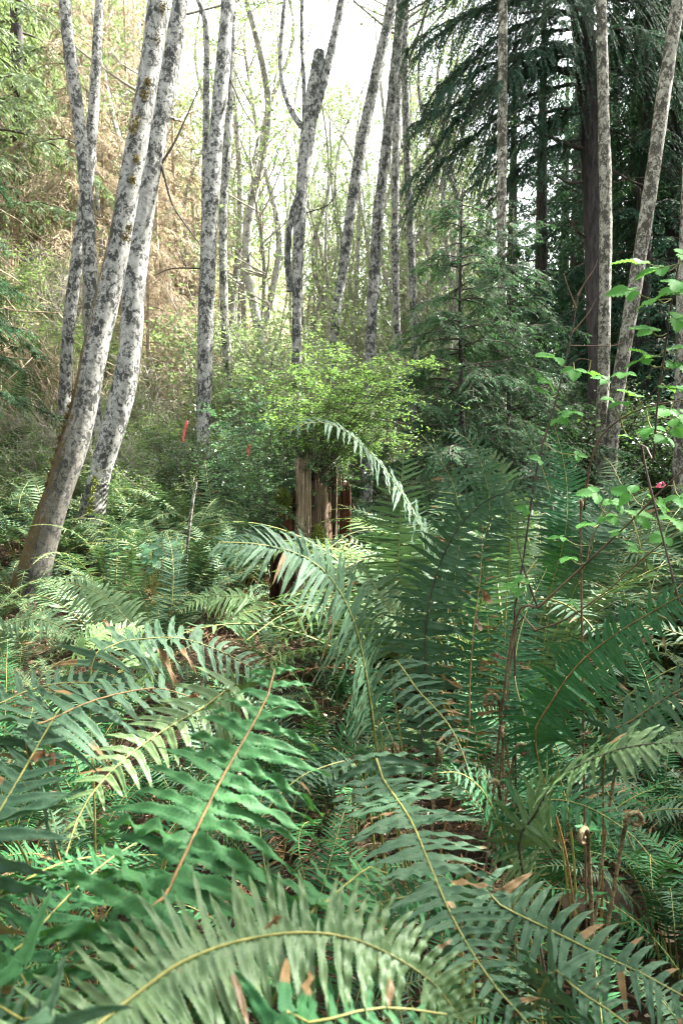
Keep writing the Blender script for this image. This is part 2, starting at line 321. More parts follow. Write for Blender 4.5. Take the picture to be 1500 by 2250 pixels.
# ------------------------------------------------------------------ fern fronds
def frond_geo(mb, sk, pts, L, n, hint, s0=0.0, fwd=0.25, droop=0.2, wave=0.3, rows=14, wid=0.19, rng=None, dead=0.1, tip=1.0, rr=0.003, var=None, mid=True, base=0.55, lift=0.12, sides=5, curl=0.0):
    """blade of a sword fern into mb and its stalk into sk; L = longest pinna, n = pinnae on one side"""
    NS = 120
    C_, _, length = spline(pts, NS); T = nrm(np.gradient(C_, axis=0))
    H = np.asarray(hint, float); H = np.broadcast_to(H, C_.shape) if H.ndim == 1 else H
    N = nrm(H-(H*T).sum(1, keepdims=True)*T); S = np.cross(T, N)
    u = np.linspace(0, 1, NS)
    k = np.arange(n); tp = (k+0.5)/n
    tp = np.repeat(tp, 2); side = np.tile([1.0, -1.0], n); Pn = 2*n
    t = s0+(1-s0)*np.clip(tp+rng.normal(0, 0.12/n, Pn)+0.2*(side > 0)/n, 0, 0.999)
    def at(A): return np.stack([np.interp(t, u, A[:, j]) for j in range(3)], 1)
    R, Tt, Nt, St = at(C_), nrm(at(T)), nrm(at(N)), nrm(at(S))
    prof = (base+(1-base)*np.clip(tp/0.35, 0, 1)**0.8)*(1-tip*np.clip((tp-0.35)/0.65, 0, 1)**1.7)+0.02
    Lp = L*prof*(1+rng.normal(0, 0.05, Pn)); Lp *= np.where(rng.random(Pn) < 0.06, rng.uniform(.05, .7, Pn), 1)
    a = fwd+0.45*tp**3+rng.normal(0, 0.05, Pn)
    D = nrm(side[:, None]*St*np.cos(a)[:, None]+Tt*np.sin(a)[:, None]+Nt*rng.normal(lift, 0.10, Pn)[:, None])
    E = nrm(Tt-(Tt*D).sum(1, keepdims=True)*D); E = nrm(E+Nt*rng.normal(0, 0.14, Pn)[:, None]); F = np.cross(D, E)*1.0
    F = np.where((F*Nt).sum(1, keepdims=True) < 0, -F, F)
    sp = length*(1-s0)/n
    W = np.minimum(wid*Lp*(0.75+0.25/np.maximum(prof, 0.25)), sp*1.05)
    s = np.linspace(0, 1, rows); sh = np.clip(1-s**2.6, 0, 1)**0.85*(0.72+0.28*(1-s)); sh[0] = 0.5; sh[-1] = 0.02
    ser = np.where(np.arange(rows) % 2 == 0, 1.08, 0.88) if rows >= 14 else np.ones(rows)
    if rows >= 14: ser[:1] = 1
    aur = 1+0.55*np.exp(-((s-0.07)/0.05)**2)
    dr = droop*(1+rng.normal(0, 0.25, Pn))
    ph = rng.random(Pn)*6.28
    curve = rng.normal(0.06, 0.04, Pn)
    cl = rng.normal(curl, 0.08, Pn)
    cen = R[:, None]+Lp[:, None, None]*(s[None, :, None]*D[:, None]+(s**2)[None, :, None]*(curve[:, None, None]*Tt[:, None]-dr[:, None, None]*UP+cl[:, None, None]*(-F[:, None])))
    fr = 2.3+rng.random(Pn)*1.2
    wv = np.sin(6.283*s[None]*fr[:, None]+ph[:, None]); wv2 = np.sin(6.283*s[None]*fr[:, None]+ph[:, None]+1.9)
    amp = (0.5*wave*W*rng.uniform(.3, 1.6, Pn))[:, None]
    ew = (W/2)[:, None]*sh[None]*ser[None]
    e1 = cen+E[:, None]*(ew*aur[None])[..., None]+F[:, None]*(amp*wv*np.minimum(1, s*5)[None])[..., None]
    e2 = cen-E[:, None]*ew[..., None]+F[:, None]*(amp*wv2*np.minimum(1, s*5)[None])[..., None]
    pv = rng.random(Pn) if var is None else np.clip(var+rng.normal(0, 0.15, Pn), 0, 1)
    dd = np.where(rng.random(Pn) < dead, rng.random(Pn)**1.3, np.where(rng.random(Pn) < .35, .12, 0.0))
    dv = dd[:, None]*np.clip((s[None]-(0.75-0.6*dd[:, None]))*4, 0, 1)
    if mid:
        m_ = cen-F[:, None]*(0.16*W[:, None]*sh[None])[..., None]
        if rows >= 30:
            up_ = F[:, None]*(0.07*W[:, None]*sh[None])[..., None]
            v = np.stack([e1, .5*e1+.5*cen+up_, m_, .5*e2+.5*cen+up_, e2], 2); A = 5
        else: v = np.stack([e1, m_, e2], 2); A = 3
    else: v = np.stack([e1, e2], 2); A = 2
    p, r, c = np.meshgrid(np.arange(Pn), np.arange(rows-1), np.arange(A-1), indexing='ij')
    i0 = (p*rows+r)*A+c
    q = np.stack([i0, i0+1, i0+1+A, i0+A], -1).reshape(-1, 4)
    off = {5: np.array([.12, -.12, .45, -.12, .12]), 3: np.array([0, .35, 0]), 2: np.zeros(2)}[A]
    mb.add(v.reshape(-1, 3), quads=q, mat=0, var=np.repeat(pv, rows*A)+np.tile(off, Pn*rows), dead=np.repeat(dv.ravel(), A))
    K = 40; cc = C_[np.linspace(0, NS-1, K).astype(int)]
    rad = rr*(1-0.75*np.linspace(0, 1, K)**1.3)
    tubes(sk, cc+0.0008*N[np.linspace(0, NS-1, K).astype(int)], rad, sides=sides, mat=0 if sk is not mb else 1, jitter=0.12, rng=rng)

def fiddle_pts(base, h, lean, R, rng, turns=1.25):
    """a young frond: straight stalk, hooked top"""
    n1 = 14; dirx = np.array([math.cos(lean), math.sin(lean), 0])
    st = [np.asarray(base)+UP*h*k/n1+dirx*0.10*h*(k/n1)**2 for k in range(n1)]
    c = st[-1]+dirx*R; a0 = math.pi
    for k in range(22):
        f = k/21; a = a0-f*turns*2*math.pi*0.8; r = R*(1-0.75*f)
        st.append(c+dirx*r*math.cos(a)+UP*(r*math.sin(a)))
    return np.array(st)
def add_fiddle(parent, base, origin, h, lean, R, rng, r=0.006):
    p = fiddle_pts(base, h, lean, R, rng); k = len(p); rad = np.full(k, r); rad[:14] *= np.linspace(0.6, 0.9, 14); rad[14:] *= np.linspace(1.25, 0.8, 22)
    mb = MB(); tubes(mb, p, rad, 7, 0, jitter=0.12, rng=rng, cap=True)
    # scales and small unrolling pinnae along the stalk
    N = 90; i = rng.integers(1, k-1, N); dd = nrm(rng.normal(0, 1, (N, 3))+UP*0.3)
    rhombs(mb, p[i], dd, 0.005+0.006*rng.random(N), 0.003, nrm(rng.normal(0, 1, (N, 3))), mat=0)
    N = 26; i = rng.integers(3, 16, N); ang = rng.choice([0, math.pi], N)+rng.normal(0, 0.4, N)
    rhombs(mb, p[i], np.stack([np.cos(ang), np.sin(ang), 0.5*np.ones(N)], 1), 0.022, 0.010, UP, mat=1, bend=0.25)
    return mb.build('fiddlehead', [M['fuzz'], M['fern']], parent, origin)

# hero plants: each frond given by points on its midrib; its stalk runs down to the plant's foot
def hero_plant(label, foot, fronds, group='sword ferns in the foreground'):
    o = np.array([foot[0], foot[1], gz(*foot)-0.02])
    root = thing('sword_fern', label, 'fern', o, 0, group)
    for k, f in enumerate(fronds):
        rng = np.random.default_rng(f.get('seed', 11*k+int(1000*abs(foot[0])+100*foot[1])))
        cp = PP(f['p']); n0 = len(cp)
        if f.get('free'): pts = cp; s0 = 0.0
        else:
            a = math.atan2(*(cp[0]-o)[[1, 0]]); st = o+0.05*np.array([math.cos(a), math.sin(a), 0.6])
            mid_ = o*0.45+cp[0]*0.55+UP*0.10*np.linalg.norm(cp[0]-o)*0.5
            pts = np.vstack([st, mid_, cp])
            _, fr, _ = spline(pts, 40); s0 = fr[2]-(fr[2]-fr[1])*f.get('down', 0.35)
        a_, b_ = f.get('hint', (1, 0.6)); hint = UP*a_-FWD*b_+RIGHT*f.get('hx', 0)
        mb, sk = MB(), MB()
        frond_geo(mb, sk, pts, f['L'], f['n'], hint, s0=s0, fwd=f.get('fwd', 0.25), droop=f.get('droop', 0.2), wave=f.get('wave', 0.22), rows=max(36, f.get('rows', 18)+16),
                  wid=f.get('wid', 0.19), rng=rng, dead=f.get('dead', 0.15), tip=f.get('tip', 1.0), rr=f.get('rr', 0.0035), var=f.get('var'), base=f.get('base', 0.55), lift=f.get('lift', 0.1), curl=f.get('curl', 0.0))
        fo = mb.build('frond', M[f.get('m', 'fern')], root, o)
        if f.get('label'): fo['label'] = f['label']
        so = sk.build('stalk', M[f.get('sm', 'stalk')], fo)
        so.location = -o
    return root, o

H = hero_plant
FG = []
FG.append(H('sword fern raising one broad bright green frond at the lower left', (-0.34, 0.70), [
    dict(p=[(300, 2080, .80), (360, 1975, .84), (480, 1725, .95), (560, 1585, 1.02), (596, 1510, 1.06), (604, 1470, 1.08)], L=.130, n=25, hint=(.6, .9), wave=.6, droop=.38, fwd=.10, m='fern_bright', var=.8, sm='stalk_brown', rr=.0042, wid=.165, dead=.02, rows=24, tip=.7, base=.8),
    dict(p=[(660, 2060, .80), (710, 1990, .85), (765, 1940, .92), (815, 1905, .98), (850, 1920, 1.0)], L=.075, n=15, hint=(.8, .7), wave=.25, droop=.15, m='fern_bright', var=.7, rows=20, wid=.19),
    dict(p=[(60, 2190, .70), (0, 2150, .72), (-60, 2120, .75)], L=.09, n=12, hint=(.7, .7), m='fern_bright', var=.7, rows=18),
    dict(p=[(420, 2200, .78), (330, 2120, .80), (220, 2060, .84), (120, 2050, .9)], L=.085, n=15, hint=(.9, .5), m='fern_bright', var=.6, rows=20, wid=.23, wave=.28),
]))
FG.append(H('sword fern with a wide frond arching across the bottom edge', (-0.30, 0.42), [
    dict(free=1, p=[(60, 2400, .56), (190, 2275, .62), (300, 2185, .66), (400, 2115, .69), (520, 2070, .72), (650, 2050, .74), (760, 2060, .75), (860, 2100, .76), (950, 2160, .76), (1015, 2245, .76)], L=.080, n=47, hint=(.8, .6), wave=.35, droop=.22, fwd=-.12, m='fern_pale', var=.05, dead=.11, sm='stalk', rr=.0020, wid=.19, tip=.55, base=.85, rows=22),
    dict(p=[(560, 2330, .64), (700, 2250, .68), (840, 2215, .72), (980, 2230, .74)], L=.07, n=19, hint=(.9, .5), m='fern', var=.8, droop=.25),
    dict(p=[(120, 2330, .6), (60, 2250, .62), (-40, 2190, .66)], L=.075, n=17, hint=(.9, .5), m='fern_blue', var=.5, droop=.25),
]))
FG.append(H('sword fern with a dull frond slanting to the lower right and brown pinna tips', (0.13, 1.75), [
    dict(p=[(820, 1670, 1.42), (842, 1715, 1.36), (900, 1800, 1.22), (945, 1905, 1.10), (985, 2000, 1.02), (1040, 2100, .95), (1100, 2185, .90), (1160, 2250, .87)], L=.105, n=40, hint=(.9, .5), wave=.3, droop=.10, fwd=.12, m='fern_blue', var=.75, dead=.28, wid=.16, tip=.75, base=.75, rr=.0038, rows=18),
    dict(p=[(790, 1700, 1.5), (700, 1690, 1.45), (620, 1740, 1.35), (560, 1820, 1.28)], L=.06, n=24, hint=(1, .4), m='fern_blue', var=.3, dead=.22),
], ))
FG.append(H('sword fern low at the right with hanging blue green pinnae', (0.22, 1.25), [
    dict(p=[(1040, 1970, 1.16), (1110, 1998, 1.13), (1200, 2040, 1.1), (1300, 2090, 1.07), (1400, 2135, 1.05), (1520, 2200, 1.02)], L=.078, n=24, hint=(.8, .7), wave=.15, droop=.30, fwd=.05, m='fern_blue', var=.6, dead=.14, wid=.185, tip=.5, base=.9, rows=20),
    dict(p=[(1000, 1960, 1.2), (930, 1965, 1.15), (830, 1985, 1.12), (740, 2020, 1.1)], L=.065, n=19, hint=(.8, .7), m='fern', var=.35, droop=.3, fwd=.05, wid=.185),
    dict(p=[(1200, 2150, .95), (1270, 2180, .93), (1350, 2230, .91), (1420, 2290, .9)], L=.075, n=17, hint=(.8, .7), m='fern_blue', var=.5, droop=.3, dead=.11),
]))
FG.append(H('sword fern of arching dull fronds at the left with rusty spots', (-0.55, 1.75), [
    dict(p=[(-80, 1620, 1.35), (0, 1548, 1.42), (95, 1508, 1.48), (180, 1500, 1.55), (258, 1506, 1.62)], L=.075, n=20, hint=(.8, .65), m='fern_blue', var=.8, droop=.12, wave=.25, wid=.185, dead=.07, free=False, base=.9, tip=.5),
    dict(p=[(60, 1640, 1.20), (110, 1585, 1.25), (200, 1542, 1.32), (285, 1520, 1.38), (360, 1514, 1.44), (450, 1545, 1.5)], L=.11, n=21, hint=(.75, .7), m='fern_blue', var=.45, droop=.42, fwd=.05, wid=.17, dead=.28, base=.9, tip=.6, sm='stalk_brown'),
    dict(p=[(520, 1530, 1.42), (440, 1560, 1.36), (330, 1625, 1.28), (240, 1700, 1.2), (180, 1780, 1.15), (145, 1880, 1.1)], L=.09, n=26, hint=(.9, .6), m='fern_pale', var=.75, droop=.22, wave=.12, wid=.20, dead=.08, fwd=.3, base=.9),
    dict(p=[(200, 1480, 1.8), (250, 1418, 1.85), (310, 1405, 1.9), (390, 1402, 1.95), (470, 1425, 2.0), (540, 1460, 2.02), (580, 1490, 2.03)], L=.115, n=25, hint=(.8, .65), m='fern_blue', var=.7, droop=.35, fwd=.1, wid=.17, dead=.11, base=.8, tip=.6),
]))
FG.append(H('sword fern half cut off by the left edge with dark ribbed fronds', (-0.52, 0.95), [
    dict(p=[(-60, 1900, .82), (-10, 1800, .88), (55, 1690, .94), (100, 1610, .98), (130, 1560, 1.0)], L=.10, n=18, hint=(.7, .8), m='fern_blue', var=.1, droop=.12, wid=.185, dead=.19, wave=.22),
    dict(p=[(-40, 2190, .84), (60, 2070, .92), (150, 1970, 1.0), (240, 1890, 1.07), (330, 1835, 1.13)], L=.085, n=22, hint=(.8, .7), m='fern', var=.2, droop=.12, wid=.2, dead=.08),
    dict(p=[(-40, 2020, .86), (20, 1960, .95), (130, 1900, 1.1), (240, 1880, 1.2), (370, 1880, 1.3)], L=.07, n=26, hint=(.9, .5), m='fern', var=.3, droop=.12, dead=.08),
]))
FG.append(H('tall sword fern nodding leftward in front of the rotten stump', (0.22, 2.15), [
    dict(p=[(835, 1690, 1.75), (815, 1560, 1.68), (795, 1440, 1.60), (770, 1350, 1.54), (725, 1270, 1.48), (665, 1222, 1.44), (590, 1200, 1.40), (520, 1192, 1.38), (480, 1192, 1.37)], L=.14, n=54, hint=(.55, .6), hx=.45, m='fern_blue', var=.6, droop=.40, fwd=.42, wid=.13, dead=.06, base=.5, tip=.8, wave=.12, down=-.35, rr=.004),
    dict(p=[(925, 1640, 2.1), (932, 1500, 2.1), (935, 1380, 2.08), (955, 1270, 2.05), (1000, 1170, 2.0), (1060, 1105, 1.95), (1120, 1080, 1.9), (1180, 1068, 1.87)], L=.125, n=38, hint=(.25, 1), hx=-.25, m='fern_blue', var=.55, droop=.2, fwd=.22, wid=.16, wave=.35, dead=.03, base=.7, tip=.8, sm='twig_dark', rr=.004),
    dict(p=[(1025, 1640, 2.0), (1032, 1500, 2.05), (1040, 1380, 2.1), (1055, 1260, 2.15), (1060, 1150, 2.2)], L=.085, n=31, hint=(.2, 1), m='fern', droop=.15, var=.1, dead=.75, wid=.16, sm='stalk_brown', label='frond with many withered brown tips'),
    dict(p=[(860, 1460, 2.0), (920, 1520, 1.85), (990, 1600, 1.7), (1030, 1700, 1.6), (1040, 1790, 1.55)], L=.075, n=21, hint=(.8, .6), m='fern_blue', var=.6, dead=.50, wid=.185, droop=.2),
    dict(p=[(800, 1470, 2.0), (830, 1560, 1.9), (860, 1620, 1.85), (870, 1680, 1.8)], L=.06, n=17, hint=(.8, .6), m='fern', var=.4, dead=.16),
]))
FG.append(H('pale tall sword fern arching up over the stump with its tip curled left', (0.62, 3.1), [
    dict(p=[(985, 1330, 2.9), (955, 1215, 2.8), (905, 1120, 2.7), (850, 1040, 2.6), (800, 985, 2.5), (755, 945, 2.42), (705, 928, 2.36), (665, 932, 2.32), (632, 950, 2.3)], L=.125, n=42, hint=(.6, .35), hx=.6, m='fern_blue', var=.55, droop=.45, fwd=.35, wid=.17, base=.5, tip=.85, wave=.14, dead=.02),
    dict(p=[(868, 1400, 3.1), (872, 1290, 3.1), (876, 1190, 3.05), (880, 1090, 3.0), (886, 1000, 3.0)], L=.17, n=38, hint=(.35, 1), m='fern_far', var=.95, droop=.12, fwd=.15, wid=.13, dead=.01, base=.85, tip=.75, wave=.05),
    dict(p=[(1000, 1300, 2.9), (1010, 1180, 2.9), (1000, 1080, 2.9), (960, 1000, 2.9), (925, 955, 2.9)], L=.12, n=33, hint=(.3, 1), m='fern_blue', var=.5, droop=.12, dead=.06),
    dict(p=[(1225, 1230, 2.8), (1210, 1100, 2.85), (1180, 1000, 2.9), (1140, 925, 2.9)], L=.10, n=35, hint=(.2, 1), m='fern_blue', var=.6, droop=.1, dead=.02),
    dict(p=[(1060, 1230, 3.0), (1075, 1120, 3.0), (1060, 1030, 3.0), (1020, 960, 3.0), (950, 945, 3.0)], L=.11, n=35, hint=(.4, 1), m='fern_blue', var=.7, droop=.2, dead=.05),
    dict(p=[(1235, 1200, 2.7), (1245, 1080, 2.75), (1232, 990, 2.8), (1215, 930, 2.8)], L=.10, n=35, hint=(.2, 1), m='fern', var=.3, droop=.1, dead=.02),
    dict(p=[(1290, 1230, 2.5), (1320, 1130, 2.55), (1370, 1060, 2.6), (1420, 1015, 2.6)], L=.11, n=33, hint=(.4, 1), m='fern_blue', var=.6, droop=.12, dead=.02),
    dict(p=[(1120, 1200, 3.1), (1120, 1090, 3.1), (1090, 1010, 3.1), (1050, 980, 3.1)], L=.11, n=33, hint=(.4, 1), m='fern_far', var=.8, droop=.2, dead=.02),
    dict(p=[(940, 1330, 3.0), (1020, 1220, 3.2), (1120, 1150, 3.4), (1230, 1120, 3.5)], L=.12, n=33, hint=(.8, .6), m='fern_blue', var=.5, droop=.15),
    dict(p=[(850, 1330, 3.0), (800, 1260, 3.1), (740, 1250, 3.2), (690, 1280, 3.2)], L=.12, n=31, hint=(.8, .6), m='fern_far', var=.8, droop=.2),
]))
FG.append(H('dark sword fern sweeping to the right edge below the bramble canes', (0.62, 1.85), [
    dict(p=[(1175, 1640, 1.75), (1210, 1545, 1.72), (1270, 1460, 1.68), (1350, 1395, 1.62), (1440, 1340, 1.56), (1530, 1290, 1.5)], L=.098, n=38, hint=(.7, .7), m='fern', var=.05, droop=.4, fwd=.18, wid=.15, dead=.03, base=.8, tip=.5, sm='stalk_brown'),
    dict(p=[(1330, 1640, 1.55), (1395, 1580, 1.5), (1460, 1535, 1.46), (1540, 1490, 1.42)], L=.085, n=18, hint=(.75, .7), m='fern_blue', var=.5, droop=.35, wid=.20, dead=.14, base=.9, tip=.4, sm='stalk_brown'),
    dict(p=[(1200, 1560, 1.85), (1300, 1480, 1.9), (1400, 1380, 1.95), (1500, 1280, 2.0)], L=.085, n=28, hint=(.7, .7), m='fern', var=.2, droop=.2),
    dict(p=[(1160, 1600, 1.9), (1130, 1480, 2.0), (1150, 1360, 2.1), (1200, 1250, 2.2)], L=.09, n=28, hint=(.3, 1), m='fern', var=.05, droop=.15),
]))
FG.append(H('sword fern with a pale arching frond and dry midrib at the right', (0.45, 1.50), [
    dict(p=[(1140, 1870, 1.42), (1175, 1790, 1.40), (1215, 1725, 1.36), (1270, 1685, 1.30), (1350, 1650, 1.24), (1430, 1635, 1.2), (1530, 1632, 1.15)], L=.092, n=38, hint=(.9, .45), m='fern_pale', var=.35, droop=.25, fwd=.35, wid=.2, wave=.15, dead=.07, base=.7, tip=.5, sm='twig_dark'),
    dict(p=[(1130, 1800, 1.5), (1190, 1760, 1.5), (1280, 1770, 1.45), (1380, 1830, 1.4), (1440, 1900, 1.38)], L=.07, n=24, hint=(.9, .5), m='fern', var=.05, droop=.25, dead=.06),
    dict(p=[(1100, 1830, 1.45), (1060, 1740, 1.42), (1010, 1700, 1.4), (950, 1700, 1.36)], L=.06, n=21, hint=(.9, .5), m='fern', var=.05, dead=.16),
]))
FG.append(H('sword fern with sunlit whitish tips beside the leaning alder foot', (-1.35, 3.4), [
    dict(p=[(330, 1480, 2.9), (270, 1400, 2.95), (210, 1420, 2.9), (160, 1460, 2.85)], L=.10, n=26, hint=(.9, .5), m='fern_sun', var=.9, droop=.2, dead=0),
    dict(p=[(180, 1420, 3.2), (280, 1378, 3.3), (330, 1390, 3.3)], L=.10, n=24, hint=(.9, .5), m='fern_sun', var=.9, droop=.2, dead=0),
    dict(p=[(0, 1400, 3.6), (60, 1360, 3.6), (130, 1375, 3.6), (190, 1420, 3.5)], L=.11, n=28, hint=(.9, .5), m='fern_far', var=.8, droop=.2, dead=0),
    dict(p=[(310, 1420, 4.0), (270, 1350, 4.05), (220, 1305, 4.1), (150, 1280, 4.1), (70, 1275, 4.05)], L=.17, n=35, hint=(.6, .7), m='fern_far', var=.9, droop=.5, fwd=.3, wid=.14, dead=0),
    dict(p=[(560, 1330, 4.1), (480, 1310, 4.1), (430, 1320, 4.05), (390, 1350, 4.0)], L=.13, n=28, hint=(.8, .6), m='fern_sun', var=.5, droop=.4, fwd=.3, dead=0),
]))
rngF = np.random.default_rng(5)
for (idx, lst) in ((6, [(840, 1560, 1.9, .10), (940, 1560, 1.8, .12), (1110, 1520, 1.9, .12), (1070, 1580, 1.8, .10), (1085, 1400, 2.2, .16), (760, 1560, 1.9, .14)]),
                   (8, [(1155, 1640, 1.6, .14), (1300, 1620, 1.6, .10), (1160, 1470, 1.9, .12)]),
                   (9, [(1330, 1700, 1.3, .14), (1300, 1720, 1.35, .12)])):
    root, o = FG[idx]
    for (px, py, d, h) in lst:
        top = P(px, py, d); zb = gz(top[0], top[1]) ; hh = max(h, top[2]-zb-0.02)
        add_fiddle(root, (top[0], top[1], zb), o, hh, rngF.random()*6.28, 0.014+0.006*rngF.random(), rngF, 0.0038)

# ferns of the bank and the hollow: a few frond meshes, many plants
def frond_variants(mats, count, L, n, rows, mid, seed, size=1.0, wid=0.15, wave=0.1):
    out = []
    for k in range(count):
        rng = np.random.default_rng(seed+k); th0 = math.radians(rng.uniform(55, 86)); bend = math.radians(rng.uniform(50, 130)); K = 9; p = [np.zeros(3)]; tw = rng.normal(0, 0.15)
        for j in range(K):
            f = j/(K-1); th = th0-bend*f**1.6; az = tw*f
            p.append(p[-1]+size/K*np.array([math.cos(th)*math.cos(az), math.cos(th)*math.sin(az), math.sin(th)]))
        mb = MB(); frond_geo(mb, mb, np.array(p), L*size, n, UP*1.0+np.array([-0.6, 0, 0]), s0=0.20, fwd=0.22, droop=rng.uniform(.08, .3), wave=wave, rows=rows, wid=wid, rng=rng, dead=0.06, rr=0.004*size, mid=mid, sides=4)
        o = mb.build('frond', mats[k % len(mats)] if isinstance(mats[0], list) else mats); out.append(o.data); bpy.data.objects.remove(o)
    return out
ST = M['stalk']
FR_NEAR = frond_variants([[M['fern'], ST], [M['fern_blue'], ST], [M['fern'], ST]], 9, .10, 40, 10, True, 100, wave=.2)
FR_MID = frond_variants([[M['fern_far'], ST], [M['fern_far'], ST], [M['fern_blue'], ST]], 12, .10, 36, 6, True, 200, wave=.12)
FR_FAR = frond_variants([[M['fern_far'], ST]], 5, .12, 24, 4, False, 300, wid=.2)
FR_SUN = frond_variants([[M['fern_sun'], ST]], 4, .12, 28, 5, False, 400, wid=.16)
FR_DEAD = frond_variants([[M['fern_dead'], M['stalk_brown']]], 3, .09, 22, 6, True, 500, wid=.18, wave=.5)
def fern_plant(x, y, size, nf, lib, rng, label, group, tilt=0.0):
    r = thing('sword_fern', label, 'fern', (x, y, gz(x, y)-0.03), rng.random()*6.28, group)
    for k in range(nf):
        f = bpy.data.objects.new('frond', lib[int(rng.integers(len(lib)))]); COL.objects.link(f); f.parent = r
        a = 2*math.pi*k/nf+rng.normal(0, .25); s = size*rng.uniform(.8, 1.15)
        f.location = (0.04*math.cos(a), 0.04*math.sin(a), 0); f.rotation_euler = (rng.normal(0, .18), rng.normal(0.08, .22), a); f.scale = (s, s, s)
    if lib in (FR_NEAR, FR_MID):
        for k in range(2):
            f = bpy.data.objects.new('frond', FR_DEAD[int(rng.integers(3))]); COL.objects.link(f); f.parent = r; f['label'] = 'withered brown frond'
            s = size*rng.uniform(.6, .85); f.rotation_euler = (rng.normal(0, .2), .75+rng.normal(0, .12), rng.random()*6.28); f.scale = (s, s, s); f.location = (0, 0, .12)
    return r
rng = np.random.default_rng(77)
placed = [(-0.34, .70), (.22, 2.15), (.62, 3.1), (.62, 1.85), (-.55, 1.75)]
def scatter(n, xr, yr, mind, ok):
    out = []
    for _ in range(n*60):
        x, y = rng.uniform(*xr), rng.uniform(*yr)
        if abs(x) > 0.47*y+0.9 or not ok(x, y): continue
        if any((x-a)**2+(y-b)**2 < mind**2 for a, b in placed): continue
        placed.append((x, y)); out.append((x, y))
        if len(out) >= n: break
    return out
STX, STY = P(665, 1390, 6.0)[:2]
def clear_stump(x, y): return not (abs(x-STX*y/STY) < 0.15*y+0.05 and y < STY+0.4) and (x-STX)**2+(y-STY)**2 > 0.5
# under the foreground fronds, kept low
for (x, y) in scatter(44, (-1.8, 1.8), (1.0, 3.2), .27, lambda x, y: math.hypot(x, y) > .95):
    fern_plant(x, y, .50+.12*(y-1), 8, FR_NEAR, rng, 'small sword fern in the shade under the big foreground fronds', 'low sword ferns under the foreground fronds')
for (x, y) in scatter(9, (-.8, .6), (2.4, 5.6), .42, lambda x, y: abs(x-STX*y/STY) < .12*y+.2 and (x-STX)**2+(y-STY)**2 > 0.4):
    fern_plant(x, y, .5, 7, FR_NEAR, rng, 'low sword fern on the littered ground before the stump', 'low sword ferns before the stump')
for (x, y) in scatter(50, (.5, 3.6), (2.5, 6.5), .40, clear_stump):
    fern_plant(x, y, rng.uniform(1.0, 1.7), 11, FR_MID, rng, 'tall sword fern in the thick fern patch right of the stump', 'sword ferns right of the stump')
for (x, y) in scatter(64, (-4.4, -.2), (2.6, 8.5), .42, clear_stump):
    fern_plant(x, y, rng.uniform(.75, 1.05)*(.6 if x/y < -.30 and y < 7.2 else 1.25 if y > 5.5 and x/y < -.12 else 1), 10, FR_MID, rng, 'sword fern on the ground between the leaning alders and the stump', 'sword ferns around the leaning alders')
for (x, y) in scatter(60, (-6, 6), (6.5, 13.5), .62, lambda x, y: (x-STX)**2+(y-STY)**2 > .4):
    fern_plant(x, y, rng.uniform(.9, 1.25), 8, FR_FAR, rng, 'sword fern among the far ferns below the alder trunks', 'sword ferns of the far hollow')
for k in range(24):
    d = rng.uniform(7.4, 11); p = P(rng.uniform(215, 600), 1000, d)
    fern_plant(p[0], p[1], rng.uniform(1.05, 1.4), 8, FR_MID if d < 9 else FR_FAR, rng, 'tall sword fern in the bank of ferns under the straight flecked alder', 'sword ferns under the straight alder')
for (x, y) in scatter(10, (.45, 1.5), (1.7, 3.0), .24, lambda x, y: x > .2*y):
    fern_plant(x, y, .62+.1*(y-1.7), 9, FR_NEAR, rng, 'knee high sword fern in the shade at the right below the bramble canes', 'low sword ferns at the right')
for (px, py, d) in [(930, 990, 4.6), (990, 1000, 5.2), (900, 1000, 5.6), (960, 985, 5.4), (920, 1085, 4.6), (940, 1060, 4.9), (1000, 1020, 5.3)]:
    p = P(px, py, d); fern_plant(p[0], p[1], (p[2]-gz(p[0], p[1]))*1.15, 10, FR_SUN, rng, 'sunlit yellowish sword fern beside the stump', 'sunlit sword ferns beside the stump')

